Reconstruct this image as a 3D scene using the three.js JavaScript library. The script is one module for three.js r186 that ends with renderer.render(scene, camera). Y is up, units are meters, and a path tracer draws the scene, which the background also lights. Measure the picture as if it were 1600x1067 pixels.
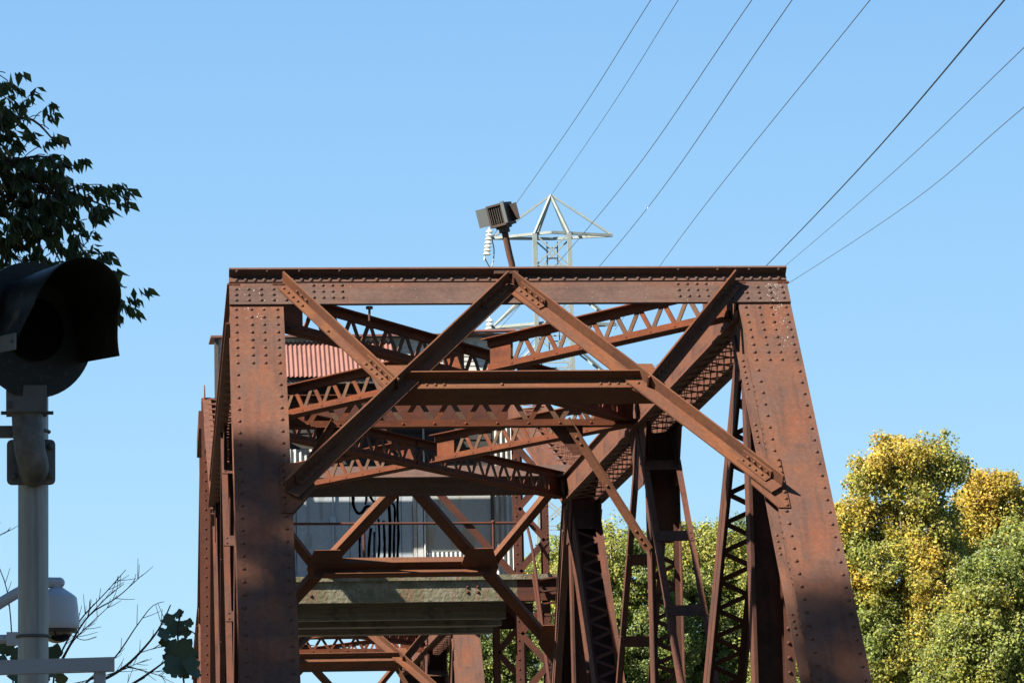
import * as THREE from 'three';
import { mergeGeometries } from 'three/addons/utils/BufferGeometryUtils.js';

// ---------------------------------------------------------------- camera, sky, sun, exposure
const scene = new THREE.Scene();
const Y0 = 7.9;                                   // height of the bridge's top strut above the ground at the camera
const camera = new THREE.PerspectiveCamera(2 * Math.atan(533.5 / 5555.5) * 180 / Math.PI, 1600 / 1067, 0.5, 3000);
camera.position.set(-3.4402, -6.249 + Y0, 34.8063);
camera.rotation.set(0.16, -0.0988, -0.0216, 'YXZ');
scene.add(camera);
const SUN = new THREE.Vector3(-0.64, 0.70, 0.32).normalize();
{
  // clear autumn sky: a float equirectangular gradient by elevation with a broad glow round the sun
  const W = 512, H = 256, d = new Float32Array(W * H * 4);
  const stops = [[-90, 0.0146, 0.0146, 0.0121], [-3, 0.0224, 0.0224, 0.0189], [0, 0.1679, 0.2454, 0.2842], [4, 0.1404, 0.2265, 0.2833], [9, 0.1042, 0.1894, 0.279], [15, 0.0758, 0.1541, 0.2592], [30, 0.0448, 0.1051, 0.2101], [60, 0.0258, 0.0672, 0.1576], [90, 0.0207, 0.056, 0.1352]];
  const dir = new THREE.Vector3();
  for (let j = 0; j < H; j++) for (let i = 0; i < W; i++) {
    const el = ((j + .5) / H - .5) * 180, az = ((i + .5) / W) * Math.PI * 2;
    let k = 0; while (k < stops.length - 2 && el > stops[k + 1][0]) k++;
    const a = stops[k], b = stops[k + 1], t = Math.min(1, Math.max(0, (el - a[0]) / (b[0] - a[0])));
    const e = el * Math.PI / 180;
    // three's equirect: u = atan2(z, x)/2pi + .5
    dir.set(Math.cos(e) * Math.cos(az - Math.PI), Math.sin(e), Math.cos(e) * Math.sin(az - Math.PI));
    const c = Math.max(0, dir.dot(SUN)), g = el > 0 ? .05 * Math.pow(c, 6) + .25 * Math.pow(c, 60) : 0, o = (j * W + i) * 4;
    d[o] = a[1] + (b[1] - a[1]) * t + g; d[o + 1] = a[2] + (b[2] - a[2]) * t + g * .95; d[o + 2] = a[3] + (b[3] - a[3]) * t + g * .85; d[o + 3] = 1;
  }
  const sky = new THREE.DataTexture(d, W, H, THREE.RGBAFormat, THREE.FloatType);
  sky.mapping = THREE.EquirectangularReflectionMapping; sky.magFilter = THREE.LinearFilter; sky.needsUpdate = true;
  scene.background = sky; scene.environment = sky;
}
const sun = new THREE.DirectionalLight(new THREE.Color(1, .94, .85), 5);
sun.position.copy(SUN).multiplyScalar(150); sun.castShadow = true;
Object.assign(sun.shadow.camera, { left: -60, right: 60, top: 60, bottom: -60, near: 1, far: 400 });
sun.shadow.mapSize.set(4096, 4096); scene.add(sun, sun.target);
const renderer = new THREE.WebGLRenderer({ antialias: true });
renderer.toneMapping = THREE.LinearToneMapping; renderer.toneMappingExposure = 3.6;
renderer.shadowMap.enabled = true;

// ---------------------------------------------------------------- helpers
let seed = 12345;
const rnd = () => { seed = (seed * 1664525 + 1013904223) >>> 0; return seed / 4294967296; };
const rr = (a, b) => a + (b - a) * rnd();
const V = (x, y, z) => new THREE.Vector3(x, y, z);
const B = (x, y, z) => V(x, y + Y0, z);           // bridge coordinates: y = 0 at the top strut
// noise that tiles with period n cells
function hash(x, y, s) { let h = (x * 374761393 + y * 668265263 + s * 974634777) | 0; h = Math.imul(h ^ (h >>> 13), 1274126177); return ((h ^ (h >>> 16)) >>> 0) / 4294967296; }
function vnoise(x, y, n, s, ny = n) {
  const xi = Math.floor(x), yi = Math.floor(y), fx = x - xi, fy = y - yi, m = (v, p) => ((v % p) + p) % p;
  const u = fx * fx * (3 - 2 * fx), w = fy * fy * (3 - 2 * fy);
  const a = hash(m(xi, n), m(yi, ny), s), b = hash(m(xi + 1, n), m(yi, ny), s), c = hash(m(xi, n), m(yi + 1, ny), s), e = hash(m(xi + 1, n), m(yi + 1, ny), s);
  return a + (b - a) * u + (c - a) * w + (a - b - c + e) * u * w;
}
function fbm(u, v, base, oct, s, asp = 1) { let t = 0, a = .5, n = base; for (let i = 0; i < oct; i++) { t += a * vnoise(u * n, v * Math.max(1, Math.round(n * asp)), n, s + i, Math.max(1, Math.round(n * asp))); a *= .55; n *= 2; } return t; }
const sm = (a, b, x) => { x = Math.min(1, Math.max(0, (x - a) / (b - a))); return x * x * (3 - 2 * x); };
function texture(N, fn, srgb = true) {
  const d = new Uint8Array(N * N * 4);
  for (let j = 0; j < N; j++) for (let i = 0; i < N; i++) {
    const c = fn(i / N, j / N), o = (j * N + i) * 4;
    d[o] = Math.max(0, Math.min(255, c[0])); d[o + 1] = Math.max(0, Math.min(255, c[1])); d[o + 2] = Math.max(0, Math.min(255, c[2])); d[o + 3] = 255;
  }
  const t = new THREE.DataTexture(d, N, N); t.wrapS = t.wrapT = THREE.RepeatWrapping; t.magFilter = THREE.LinearFilter; t.minFilter = THREE.LinearMipmapLinearFilter; t.generateMipmaps = true;
  if (srgb) t.colorSpace = THREE.SRGBColorSpace; t.needsUpdate = true; return t;
}
const mix = (a, b, t) => [a[0] + (b[0] - a[0]) * t, a[1] + (b[1] - a[1]) * t, a[2] + (b[2] - a[2]) * t];
// weathered steel: base paint, orange bloom, dark scale, fine speckle, a few pale droppings; u runs along the member
function rustTexture(base, bloom, dark, s, lime = .0) {
  return texture(512, (u, v) => {
    const big = fbm(u, v, 3, 5, s), mid = fbm(u, v, 9, 4, s + 20), fine = fbm(u, v, 64, 3, s + 40), str = fbm(u, v, 3, 4, s + 60, 9);
    let c = mix(base, bloom, sm(.42, .68, big) * .75 + sm(.55, .75, mid) * .35);
    c = mix(c, dark, sm(.48, .72, str) * .4 + sm(.6, .8, fbm(u, v, 5, 4, s + 80)) * .5);
    const run = fbm(u, v, 2, 4, s + 70, 8); c = mix(c, [bloom[0] + 10, bloom[1] - 8, bloom[2] - 12], sm(.52, .7, run) * .35);
    const f = .9 + .2 * fine; c = [c[0] * f, c[1] * f, c[2] * f];
    const w = vnoise(u * 170, v * 170, 170, s + 90), near = fbm(u, v, 6, 3, s + 95);
    if (lime && w > .93 && near > .5) c = mix(c, [205, 200, 188], lime * sm(.93, .97, w));
    return c;
  });
}
const bumpTex = texture(512, (u, v) => { const h = 255 * (.55 * fbm(u, v, 40, 4, 7) + .45 * fbm(u, v, 8, 3, 3)); return [h, h, h]; }, false);
function steel(tex, rough = .92, bump = .0022) { return new THREE.MeshPhysicalMaterial({ map: tex, color: new THREE.Color(.285, .276, .275), specularIntensity: .3, roughness: rough, metalness: 0, bumpMap: bumpTex, bumpScale: bump }); }
const M = {
  post: steel(rustTexture([142, 107, 92], [162, 110, 84], [114, 88, 78], 1, .5)),
  strut: steel(rustTexture([138, 111, 98], [150, 110, 92], [118, 94, 84], 11, .6)),
  brace: steel(rustTexture([150, 102, 78], [166, 112, 78], [122, 84, 68], 21, .3)),
  lateral: steel(rustTexture([148, 88, 60], [168, 98, 62], [118, 72, 56], 31)),
  chord: steel(rustTexture([148, 102, 82], [166, 110, 82], [118, 82, 70], 41, .2)),
  laceGrey: steel(rustTexture([140, 112, 92], [152, 112, 84], [116, 88, 72], 71)),
  web: steel(rustTexture([126, 88, 74], [144, 94, 72], [96, 70, 62], 51, .3)),
  tower: steel(rustTexture([130, 86, 72], [146, 94, 74], [102, 72, 64], 61, .2)),
};
function add(name, geos, mat, parent, shadow = true) {
  const g = Array.isArray(geos) ? (geos.length > 1 ? mergeGeometries(geos) : geos[0]) : geos;
  const m = new THREE.Mesh(g, mat); m.name = name; m.castShadow = m.receiveShadow = shadow; parent.add(m); return m;
}
const used = {};
function uniq(n) { const k = used[n] = (used[n] ?? -1) + 1; return k ? n + '_' + String(k).padStart(3, '0') : n; }
function thing(name, label, category, group) { const g = new THREE.Group(); g.name = uniq(name); g.userData = { label, category }; if (group) g.userData.group = group; scene.add(g); return g; }
function tagged(name, geos, mat, label, category, group) { const m = add(uniq(name), geos, mat, scene); m.userData = { label, category }; if (group) m.userData.group = group; return m; }
function structure(name, geos, mat) { const m = add(name, geos, mat, scene); m.userData = { kind: 'structure' }; return m; }
function part(name, parent) { const g = new THREE.Group(); g.name = name; parent.add(g); return g; }
// prism from p0 to p1; section spans a0..a1 along A and b0..b1 along Bv; uv in metres (u along)
const TILE = 1.6;
function prism(p0, p1, A, a0, a1, Bv, b0, b1, ends) {
  const pos = [], uv = [], nor = [], idx = [], len = p0.distanceTo(p1), ou = rnd(), ov = rnd();
  const q = (p, a, b) => p.clone().addScaledVector(A, a).addScaledVector(Bv, b);
  const c0 = [q(p0, a0, b0), q(p0, a1, b0), q(p0, a1, b1), q(p0, a0, b1)], c1 = [q(p1, a0, b0), q(p1, a1, b0), q(p1, a1, b1), q(p1, a0, b1)];
  const mid = p0.clone().add(p1).multiplyScalar(.5).addScaledVector(A, (a0 + a1) / 2).addScaledVector(Bv, (b0 + b1) / 2);
  const e1 = new THREE.Vector3(), e2 = new THREE.Vector3(), n = new THREE.Vector3(), f = new THREE.Vector3();
  const face = (P, w, l, vo) => {
    e1.subVectors(P[1], P[0]); e2.subVectors(P[3], P[0]); n.crossVectors(e1, e2).normalize();
    f.copy(P[0]).add(P[2]).multiplyScalar(.5).sub(mid); const flip = n.dot(f) < 0; if (flip) n.negate();
    const o = pos.length / 3;
    P.forEach((p, i) => { pos.push(p.x, p.y, p.z); nor.push(n.x, n.y, n.z); uv.push(ou + ((i === 1 || i === 2) ? l : 0) / TILE, ov + vo + (i > 1 ? w : 0) / TILE); });
    flip ? idx.push(o, o + 2, o + 1, o, o + 3, o + 2) : idx.push(o, o + 1, o + 2, o, o + 2, o + 3);
  };
  const wa = Math.abs(a1 - a0), wb = Math.abs(b1 - b0);
  for (let i = 0; i < 4; i++) { const j = (i + 1) % 4; face([c0[i], c1[i], c1[j], c0[j]], i % 2 ? wb : wa, len, i * .37); }
  face(c0, wb, wa, .1); face(c1, wb, wa, .2);
  const g = new THREE.BufferGeometry();
  g.setAttribute('position', new THREE.Float32BufferAttribute(pos, 3)); g.setAttribute('normal', new THREE.Float32BufferAttribute(nor, 3)); g.setAttribute('uv', new THREE.Float32BufferAttribute(uv, 2)); g.setIndex(idx); return g;
}
const X = V(1, 0, 0), Y = V(0, 1, 0), Z = V(0, 0, 1);
const box = (x0, x1, y0, y1, z0, z1) => prism(V(x0, 0, 0), V(x1, 0, 0), Y, y0, y1, Z, z0, z1);
const bbox = (x0, x1, y0, y1, z0, z1) => box(x0, x1, y0 + Y0, y1 + Y0, z0, z1);
// polygon plate in the frame (origin O, axes A, Bv, normal N), from n0 to n1
function plate(poly, O, A, Bv, N, n0, n1) {
  const sh = new THREE.Shape(poly.map(p => new THREE.Vector2(p[0], p[1])));
  const g = new THREE.ExtrudeGeometry(sh, { depth: n1 - n0, bevelEnabled: false });
  const m = new THREE.Matrix4().makeBasis(A, Bv, N).setPosition(O.clone().addScaledVector(N, n0));
  const uv = g.attributes.uv, ou = rnd(), ov = rnd(); for (let i = 0; i < uv.count; i++) uv.setXY(i, uv.getX(i) / TILE + ou, uv.getY(i) / TILE + ov);
  g.applyMatrix4(m); if (m.determinant() < 0) { const p = g.attributes.position.array, nn = g.attributes.normal.array; for (let i = 0; i < p.length; i += 9) for (let k = 0; k < 3; k++) { [p[i + 3 + k], p[i + 6 + k]] = [p[i + 6 + k], p[i + 3 + k]]; [nn[i + 3 + k], nn[i + 6 + k]] = [nn[i + 6 + k], nn[i + 3 + k]]; } }
  const ix = []; for (let i = 0; i < g.attributes.position.count; i++) ix.push(i); g.setIndex(ix); return g;
}
// rivet heads: low domes joined into one mesh
function rivets(list, r = .021) {
  const pos = [], nor = [], uv = [], idx = [], t1 = new THREE.Vector3(), t2 = new THREE.Vector3(), p = new THREE.Vector3(), nn = new THREE.Vector3();
  for (const [c, n] of list) {
    t1.set(Math.abs(n.x) > .9 ? 0 : 1, Math.abs(n.x) > .9 ? 1 : 0, 0).cross(n).normalize(); t2.crossVectors(n, t1);
    const o = pos.length / 3, S = 9, ou = rnd(), ov = rnd(), rad = r * rr(.92, 1.06);
    for (let k = 0; k < 3; k++) for (let i = 0; i < S; i++) {
      const a = i / S * Math.PI * 2, e = [-.25, .45, 1.0][k], cr = Math.cos(Math.max(0, e)) * rad, ch = k === 0 ? -.004 : Math.sin(e) * rad * .8;
      p.copy(c).addScaledVector(t1, Math.cos(a) * cr).addScaledVector(t2, Math.sin(a) * cr).addScaledVector(n, ch);
      nn.set(0, 0, 0).addScaledVector(t1, Math.cos(a) * Math.cos(Math.max(0.05, e))).addScaledVector(t2, Math.sin(a) * Math.cos(Math.max(0.05, e))).addScaledVector(n, Math.sin(Math.max(0.05, e))).normalize();
      pos.push(p.x, p.y, p.z); nor.push(nn.x, nn.y, nn.z); uv.push(ou + i * .002, ov + k * .004);
    }
    p.copy(c).addScaledVector(n, rad * .8); pos.push(p.x, p.y, p.z); nor.push(n.x, n.y, n.z); uv.push(ou, ov);
    for (let k = 0; k < 2; k++) for (let i = 0; i < S; i++) { const j = (i + 1) % S, a = o + k * S + i, b = o + k * S + j; idx.push(a, b, b + S, a, b + S, a + S); }
    for (let i = 0; i < S; i++) idx.push(o + 2 * S + i, o + 2 * S + (i + 1) % S, o + 3 * S);
  }
  const g = new THREE.BufferGeometry(); g.setAttribute('position', new THREE.Float32BufferAttribute(pos, 3)); g.setAttribute('normal', new THREE.Float32BufferAttribute(nor, 3)); g.setAttribute('uv', new THREE.Float32BufferAttribute(uv, 2)); g.setIndex(idx); return g;
}
function addRivets(list, mat, parent, r) { if (!list.length) return; const m = add('rivets', rivets(list, r), mat, parent); m.userData = { kind: 'stuff' }; return m; }
// smooth tube through points with radii
function tube(pts, rad, seg = 8, per = 4) {
  const cur = new THREE.CatmullRomCurve3(pts), n = Math.max(2, (pts.length - 1) * per), g = new THREE.TubeGeometry(cur, n, 1, seg, false), p = g.attributes.position, c = new THREE.Vector3();
  for (let i = 0; i <= n; i++) { const t = i / n, r = Array.isArray(rad) ? rad[0] + (rad[1] - rad[0]) * t : rad; cur.getPointAt(t, c); for (let j = 0; j <= seg; j++) { const k = i * (seg + 1) + j; p.setXYZ(k, c.x + (p.getX(k) - c.x) * r, c.y + (p.getY(k) - c.y) * r, c.z + (p.getZ(k) - c.z) * r); } }
  return g;
}
function rod(p0, p1, r, seg = 12, r1 = r) { const d = p1.clone().sub(p0), g = new THREE.CylinderGeometry(r1, r, d.length(), seg); g.applyQuaternion(new THREE.Quaternion().setFromUnitVectors(Y, d.clone().normalize())); const c = p0.clone().add(p1).multiplyScalar(.5); g.translate(c.x, c.y, c.z); return g; }

// ---------------------------------------------------------------- the ground, the river, the track
{
  const groundTex = texture(512, (u, v) => { const a = fbm(u, v, 6, 6, 201), f = fbm(u, v, 50, 3, 211); return mix(mix([50, 53, 30], [66, 60, 42], sm(.4, .65, a)), [38, 42, 24], sm(.5, .8, f) * .6); });
  const gm = new THREE.MeshStandardMaterial({ map: groundTex, roughness: 1 });
  const g = new THREE.PlaneGeometry(1600, 1600, 200, 200); g.rotateX(-Math.PI / 2); const p = g.attributes.position, uv = g.attributes.uv;
  for (let i = 0; i < p.count; i++) {
    // finer rows near the bridge
    let x = p.getX(i), z = p.getZ(i); x = Math.sign(x) * Math.pow(Math.abs(x) / 800, 2.2) * 800; z = Math.sign(z) * Math.pow(Math.abs(z) / 800, 2.2) * 800 - 26;
    const river = sm(9, 5, z) * sm(-62, -57, z);
    p.setXYZ(i, x, -.25 - 4.6 * river + .12 * (vnoise(x * .15 + 500, z * .15 + 500, 4096, 5) - .5), z); uv.setXY(i, x / 5, z / 5);
  }
  g.computeVertexNormals(); structure('ground', g, gm);
  const water = new THREE.MeshPhysicalMaterial({ color: new THREE.Color(.035, .05, .045), roughness: .08, bumpMap: bumpTex, bumpScale: .03 });
  structure('river', box(-700, 700, -3.72, -3.7, -61, 8), water);
  const bal = new THREE.MeshStandardMaterial({ map: texture(256, (u, v) => { const a = fbm(u, v, 60, 2, 301); return [52 + 46 * a, 49 + 44 * a, 46 + 40 * a]; }), roughness: 1 });
  structure('track_bed', box(-2.2, 2.2, -.35, -.1, 9.2, 60), bal);
  const tieM = new THREE.MeshStandardMaterial({ color: 0x4a4038, roughness: .95 });
  const track = thing('railway_track', 'steel rails on timber ties running onto the bridge', 'track');
  for (const s of [-1, 1]) add('rail', [prism(V(s * .75, 0, 60), V(s * .75, 0, -60), X, -.035, .035, Y, .16, .2), prism(V(s * .75, 0, 60), V(s * .75, 0, -60), X, -.01, .01, Y, .05, .16), prism(V(s * .75, 0, 60), V(s * .75, 0, -60), X, -.07, .07, Y, .02, .05)], M.web, track);
  for (let z = 58, i = 0; z > -60; z -= .6, i++) add('tie', box(-1.3, 1.3, -.14, .02, z - .11, z + .11), tieM, track);
}

// ---------------------------------------------------------------- the swing bridge
const K = .8526, LP = 7.85, HT = 9.2, ZC = -26.1;
const XI = 2.27, XO = 2.80, XM = 2.535;
const bridge = thing('swing_bridge', 'rusty riveted steel truss swing bridge with laced bracing and portal frame', 'bridge');
const il = 1 / Math.hypot(K, 1);
// portal frame: zh = hip, dir +1 slopes towards the camera going down
function portal(zh, dir, full) {
  const D = V(0, -il, K * il * dir), N = V(0, K * il, il * dir), O = B(0, 0, zh);
  const P = (x, s, n = 0) => O.clone().addScaledVector(X, x).addScaledVector(D, s).addScaledVector(N, n);
  const L = Math.hypot(HT, LP);
  const st = part('portal_strut', bridge);
  add('web_plate', prism(P(-XO, 0), P(XO, 0), D, -.06, .345, N, -.012, .012), M.strut, st);
  add('top_flange', [prism(P(-XO, 0), P(XO, 0), D, -.085, -.06, N, -.16, .125), prism(P(-XO, 0), P(XO, 0), D, -.06, .016, N, .012, .026)], M.strut, st);
  add('back_flange', [prism(P(-XI, 0), P(XI, 0), D, -.06, .02, N, -.026, -.012)], M.strut, st);
  if (full) {
    const R = [];
    for (let x = -XO + .07; x < XO;) { R.push([P(x, -.008, .026), N]); x += Math.abs(x) > 1.75 ? .093 : .125; }
    for (const s of [-1, 1]) {
      for (let i = 0; i < 5; i++) for (let j = 0; j < 3; j++) R.push([P(s * (2.735 - i * .123), .115 + j * .085, .012), N]);
      for (let i = 0; i < 4; i++) for (let j = 0; j < 3; j++) R.push([P(s * (1.97 - i * .095), .06 + j * .095, .012), N]);
      for (const x of [2.72, 2.42, 2.1, 1.7]) R.push([P(s * x, -.06, .1), D]);
    }
    addRivets(R, M.strut, st);
  }
  for (const s of [-1, 1]) {
    const po = part('end_post', bridge); if (full) po.userData.label = s < 0 ? 'left end post of the near portal with tree shadow' : 'right end post of the near portal';
    const x0 = s < 0 ? -XO : XI, x1 = s < 0 ? -XI : XO;
    add('cover_plate', prism(P(0, .2), P(0, L), X, x0, x1, N, -.03, -.013), M.post, po);
    add('side_plate', prism(P(0, .1), P(0, L), X, s * XI + s * .03, s * XI + s * .045, N, -.46, -.03), M.post, po);
    add('side_plate', prism(P(0, .1), P(0, L), X, s * XO - s * .045, s * XO - s * .03, N, -.46, -.03), M.post, po);
    const fl = []; for (const x of [s * XI, s * XO - s * .1]) fl.push(prism(P(0, .3), P(0, L), X, x, x + s * .1, N, -.475, -.46));
    fl.push(prism(P(0, .9), P(0, L), X, s * XI + s * .018, s * XI + s * .03, N, -.15, -.03), prism(P(0, .9), P(0, L), X, s * XI + s * .018, s * XI + s * .03, N, -.46, -.36));
    add('flange_angles', fl, M.post, po);
    if (full && s > 0) {
      add('inner_flange', prism(P(0, .95), P(0, L), X, XI - .075, XI + .018, N, -.17, -.158), M.post, po);
      const R = []; for (const [q, n] of [[1.05, 6], [2.0, 4], [3.55, 4], [4.6, 4], [5.7, 4], [7, 4]]) for (let k = 0; k < n; k++) R.push([P(XI - .035, q + k * .085, -.158), N]); addRivets(R, M.post, po, .018);
    }
    if (full) {
      const R = [];
      for (const xx of [XI + .065, XO - .06]) { for (let q = .4; q < 1.28; q += .115) R.push([P(s * xx, q, -.013), N]); for (let q = 1.36; q < L; q += .168) R.push([P(s * xx, q + (xx > 2.5 ? .02 : 0), -.013), N]); }
      for (const xx of [XI + .2, XO - .21]) for (let q = .4; q < 1.28; q += .115) R.push([P(s * xx, q, -.013), N]);
      for (let q = 1.5; q < L; q += .62) for (let k = 0; k < 4; k++) { R.push([P(s * (XI + .018), q + k * .08 + (k > 1 ? .05 : 0), -.085), V(-s, 0, 0)]); }
      addRivets(R, M.post, po);
    }
    // gusset where the long brace meets the post
    const gu = part('post_gusset', bridge);
    add('plate', plate([[2.1, 2.66], [2.37, 2.66], [2.378, 3.34], [2.27, 3.34], [2.05, 3.0]].map(p => [s * p[0], p[1]]), O, X, D, N, -.012, .002), M.brace, gu);
    if (full) { const R = []; for (let i = 0; i < 8; i++) if (i !== 4) R.push([P(s * 2.35, 2.68 + i * .09, .002), N]); addRivets(R, M.brace, gu); }
    // crossing gusset
    const cg = part('crossing_gusset', bridge);
    add('plate', plate([[.92, 1.27], [1.3, 1.27], [1.4, 1.6], [1.34, 1.86], [1.02, 1.61], [.84, 1.61]].map(p => [s * p[0], p[1]]), O, X, D, N, -.012, .002), M.brace, cg);
    // braces: plane leg and outstanding leg on the upper side
    const brace = (a, b, w, h, name) => {
      const p0 = P(s * a[0], a[1]), p1 = P(s * b[0], b[1]), ax = p1.clone().sub(p0).normalize(), up = new THREE.Vector3().crossVectors(ax, N).normalize(); if (up.dot(D) > 0) up.negate();
      const g = part(name, bridge);
      add('plane_leg', prism(p0.clone().addScaledVector(ax, .07), p1, up, -w, -.016, N, .026, .042), M.brace, g);
      add('outstanding_leg', prism(p0, p1, up, -.016, 0, N, .026, .026 + h), M.brace, g);
      const R = [], len = p0.distanceTo(p1);
      if (full) {
        const clip = (t0, t1) => {
          const q0 = p0.clone().addScaledVector(ax, t0), q1 = p0.clone().addScaledVector(ax, t1);
          add('clip_angle', [prism(q0, q1, up, -.1, -.03, N, .042, .056), prism(q0, q1, up, -.03, -.0162, N, .042, .13)], M.brace, g);
          for (let t = t0 + .045; t < t1 - .02; t += .085) { const q = p0.clone().addScaledVector(ax, t); R.push([q.clone().addScaledVector(up, -.07).addScaledVector(N, .056), N], [q.clone().addScaledVector(ax, .03).addScaledVector(up, -.03).addScaledVector(N, .095), up.clone().negate()]); }
        };
        if (name === 'long_brace') { clip(.14, .5); clip(len - .52, len - .14); R.push([p0.clone().addScaledVector(ax, len / 2).addScaledVector(up, -.08).addScaledVector(N, .042), N]); }
        else { clip(len - .5, len - .06); for (let t = .1; t < .5; t += .08) { const q = p0.clone().addScaledVector(ax, t); R.push([q.clone().addScaledVector(up, -.07).addScaledVector(N, .042), N]); if (t > .2) R.push([q.clone().addScaledVector(up, -.016).addScaledVector(N, .09), up.clone().negate()]); } R.push([p0.clone().addScaledVector(ax, len * .45).addScaledVector(up, -.08).addScaledVector(N, .042), N]); }
      }
      addRivets(R, M.brace, g, .019);
    };
    brace([2.26, .02], [1.2, 1.66], .11, .14, 'corner_brace');
    brace([.03, .03], [2.34, 3.08], .15, .145, 'long_brace');
  }
  const ls = part('lower_strut', bridge), q0 = P(-1.17, 1.52), q1 = P(1.17, 1.52);
  add('upper_angle', [prism(q0, q1, D, -.015, .0, N, .002, .13), prism(q0, q1, D, .0, .1, N, .002, .018)], M.brace, ls);
  add('bottom_plate', prism(P(-1.3, 1.52), P(1.3, 1.52), D, .1005, .113, N, -.2, .016), M.brace, ls);
  add('back_angle', prism(q0, q1, D, .03, .1, N, -.2, -.188), M.brace, ls);
  if (full) { const R = []; for (const s of [-1, 1]) for (let i = 0; i < 5; i++) R.push([P(s * (1.1 - i * .085), 1.585, .018), N]); R.push([P(-.2, 1.585, .018), N]); addRivets(R, M.brace, ls, .019); }
}
// laced member: p0-p1 axis, W = wide axis the lacing spans, T = face normal, half depth hd, gap between the two lacing faces
function laced(name, p0, p1, Wv, T, hd, o) {
  const { mat = M.lateral, leg = .09, out = .1, t = .012, pitch = .4, bw = .058, merged = false, rv = true, faces = [0], tie = .45, twoLegs = true } = o || {};
  const g = part(name, bridge), ax = p1.clone().sub(p0).normalize(), len = p0.distanceTo(p1);
  const side = (sg, nm) => {
    const a = hd * sg, b = (hd - leg) * sg, G = [];
    G.push(prism(p0, p1, Wv, a, b, T, .0, t), prism(p0, p1, Wv, a, a - t * sg, T, t, out));
    if (twoLegs) G.push(prism(p0, p1, Wv, a, b, T, -t * 2.2, -t * 1.2), prism(p0, p1, Wv, a, a - t * sg, T, -out - t * 1.2, -t * 2.2));
    add(nm, G, mat, g);
  };
  side(1, 'upper_angles'); side(-1, 'lower_angles');
  const R = [], bars = [], n = Math.round((len - 2 * tie) / pitch), dz = (len - 2 * tie) / n, h = hd - leg * .5;
  for (const q of [tie * .5, len - tie * .5]) bars.push(['tie_plate', prism(p0.clone().addScaledVector(ax, q - tie * .42), p0.clone().addScaledVector(ax, q + tie * .42), Wv, -hd + leg * .3, hd - leg * .3, T, -t * 1.15, -t * .05)]);
  for (let i = 0; i < n; i++) for (const e of [0, 1]) {
    const a = tie + (i + e * .5) * dz, b = a + dz * .5, u0 = e ? h : -h;
    const q0 = p0.clone().addScaledVector(ax, a).addScaledVector(Wv, u0), q1 = p0.clone().addScaledVector(ax, b).addScaledVector(Wv, -u0);
    const d = q1.clone().sub(q0).normalize(), pw = new THREE.Vector3().crossVectors(d, T).normalize(); q0.addScaledVector(d, -.02); q1.addScaledVector(d, .02);
    bars.push(['lacing_bar', prism(q0, q1, pw, -bw / 2, bw / 2, T, -t * 1.15 + (e ? .0015 : 0), -t * .05 - (e ? 0 : .0015))]);
    if (rv) R.push([p0.clone().addScaledVector(ax, e ? b : a).addScaledVector(Wv, -h).addScaledVector(T, t), T]);
  }
  if (merged) { const m = add('lacing', bars.map(b => b[1]), mat, g); m.userData = { kind: 'stuff' }; } else bars.forEach(([nm, gg], i) => add(nm, gg, nm === 'lacing_bar' && mat === M.lateral && (i % 2 || rnd() < .2) ? M.laceGrey : mat, g));
  if (rv) addRivets(R, mat, g, .017);
  return g;
}
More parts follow.
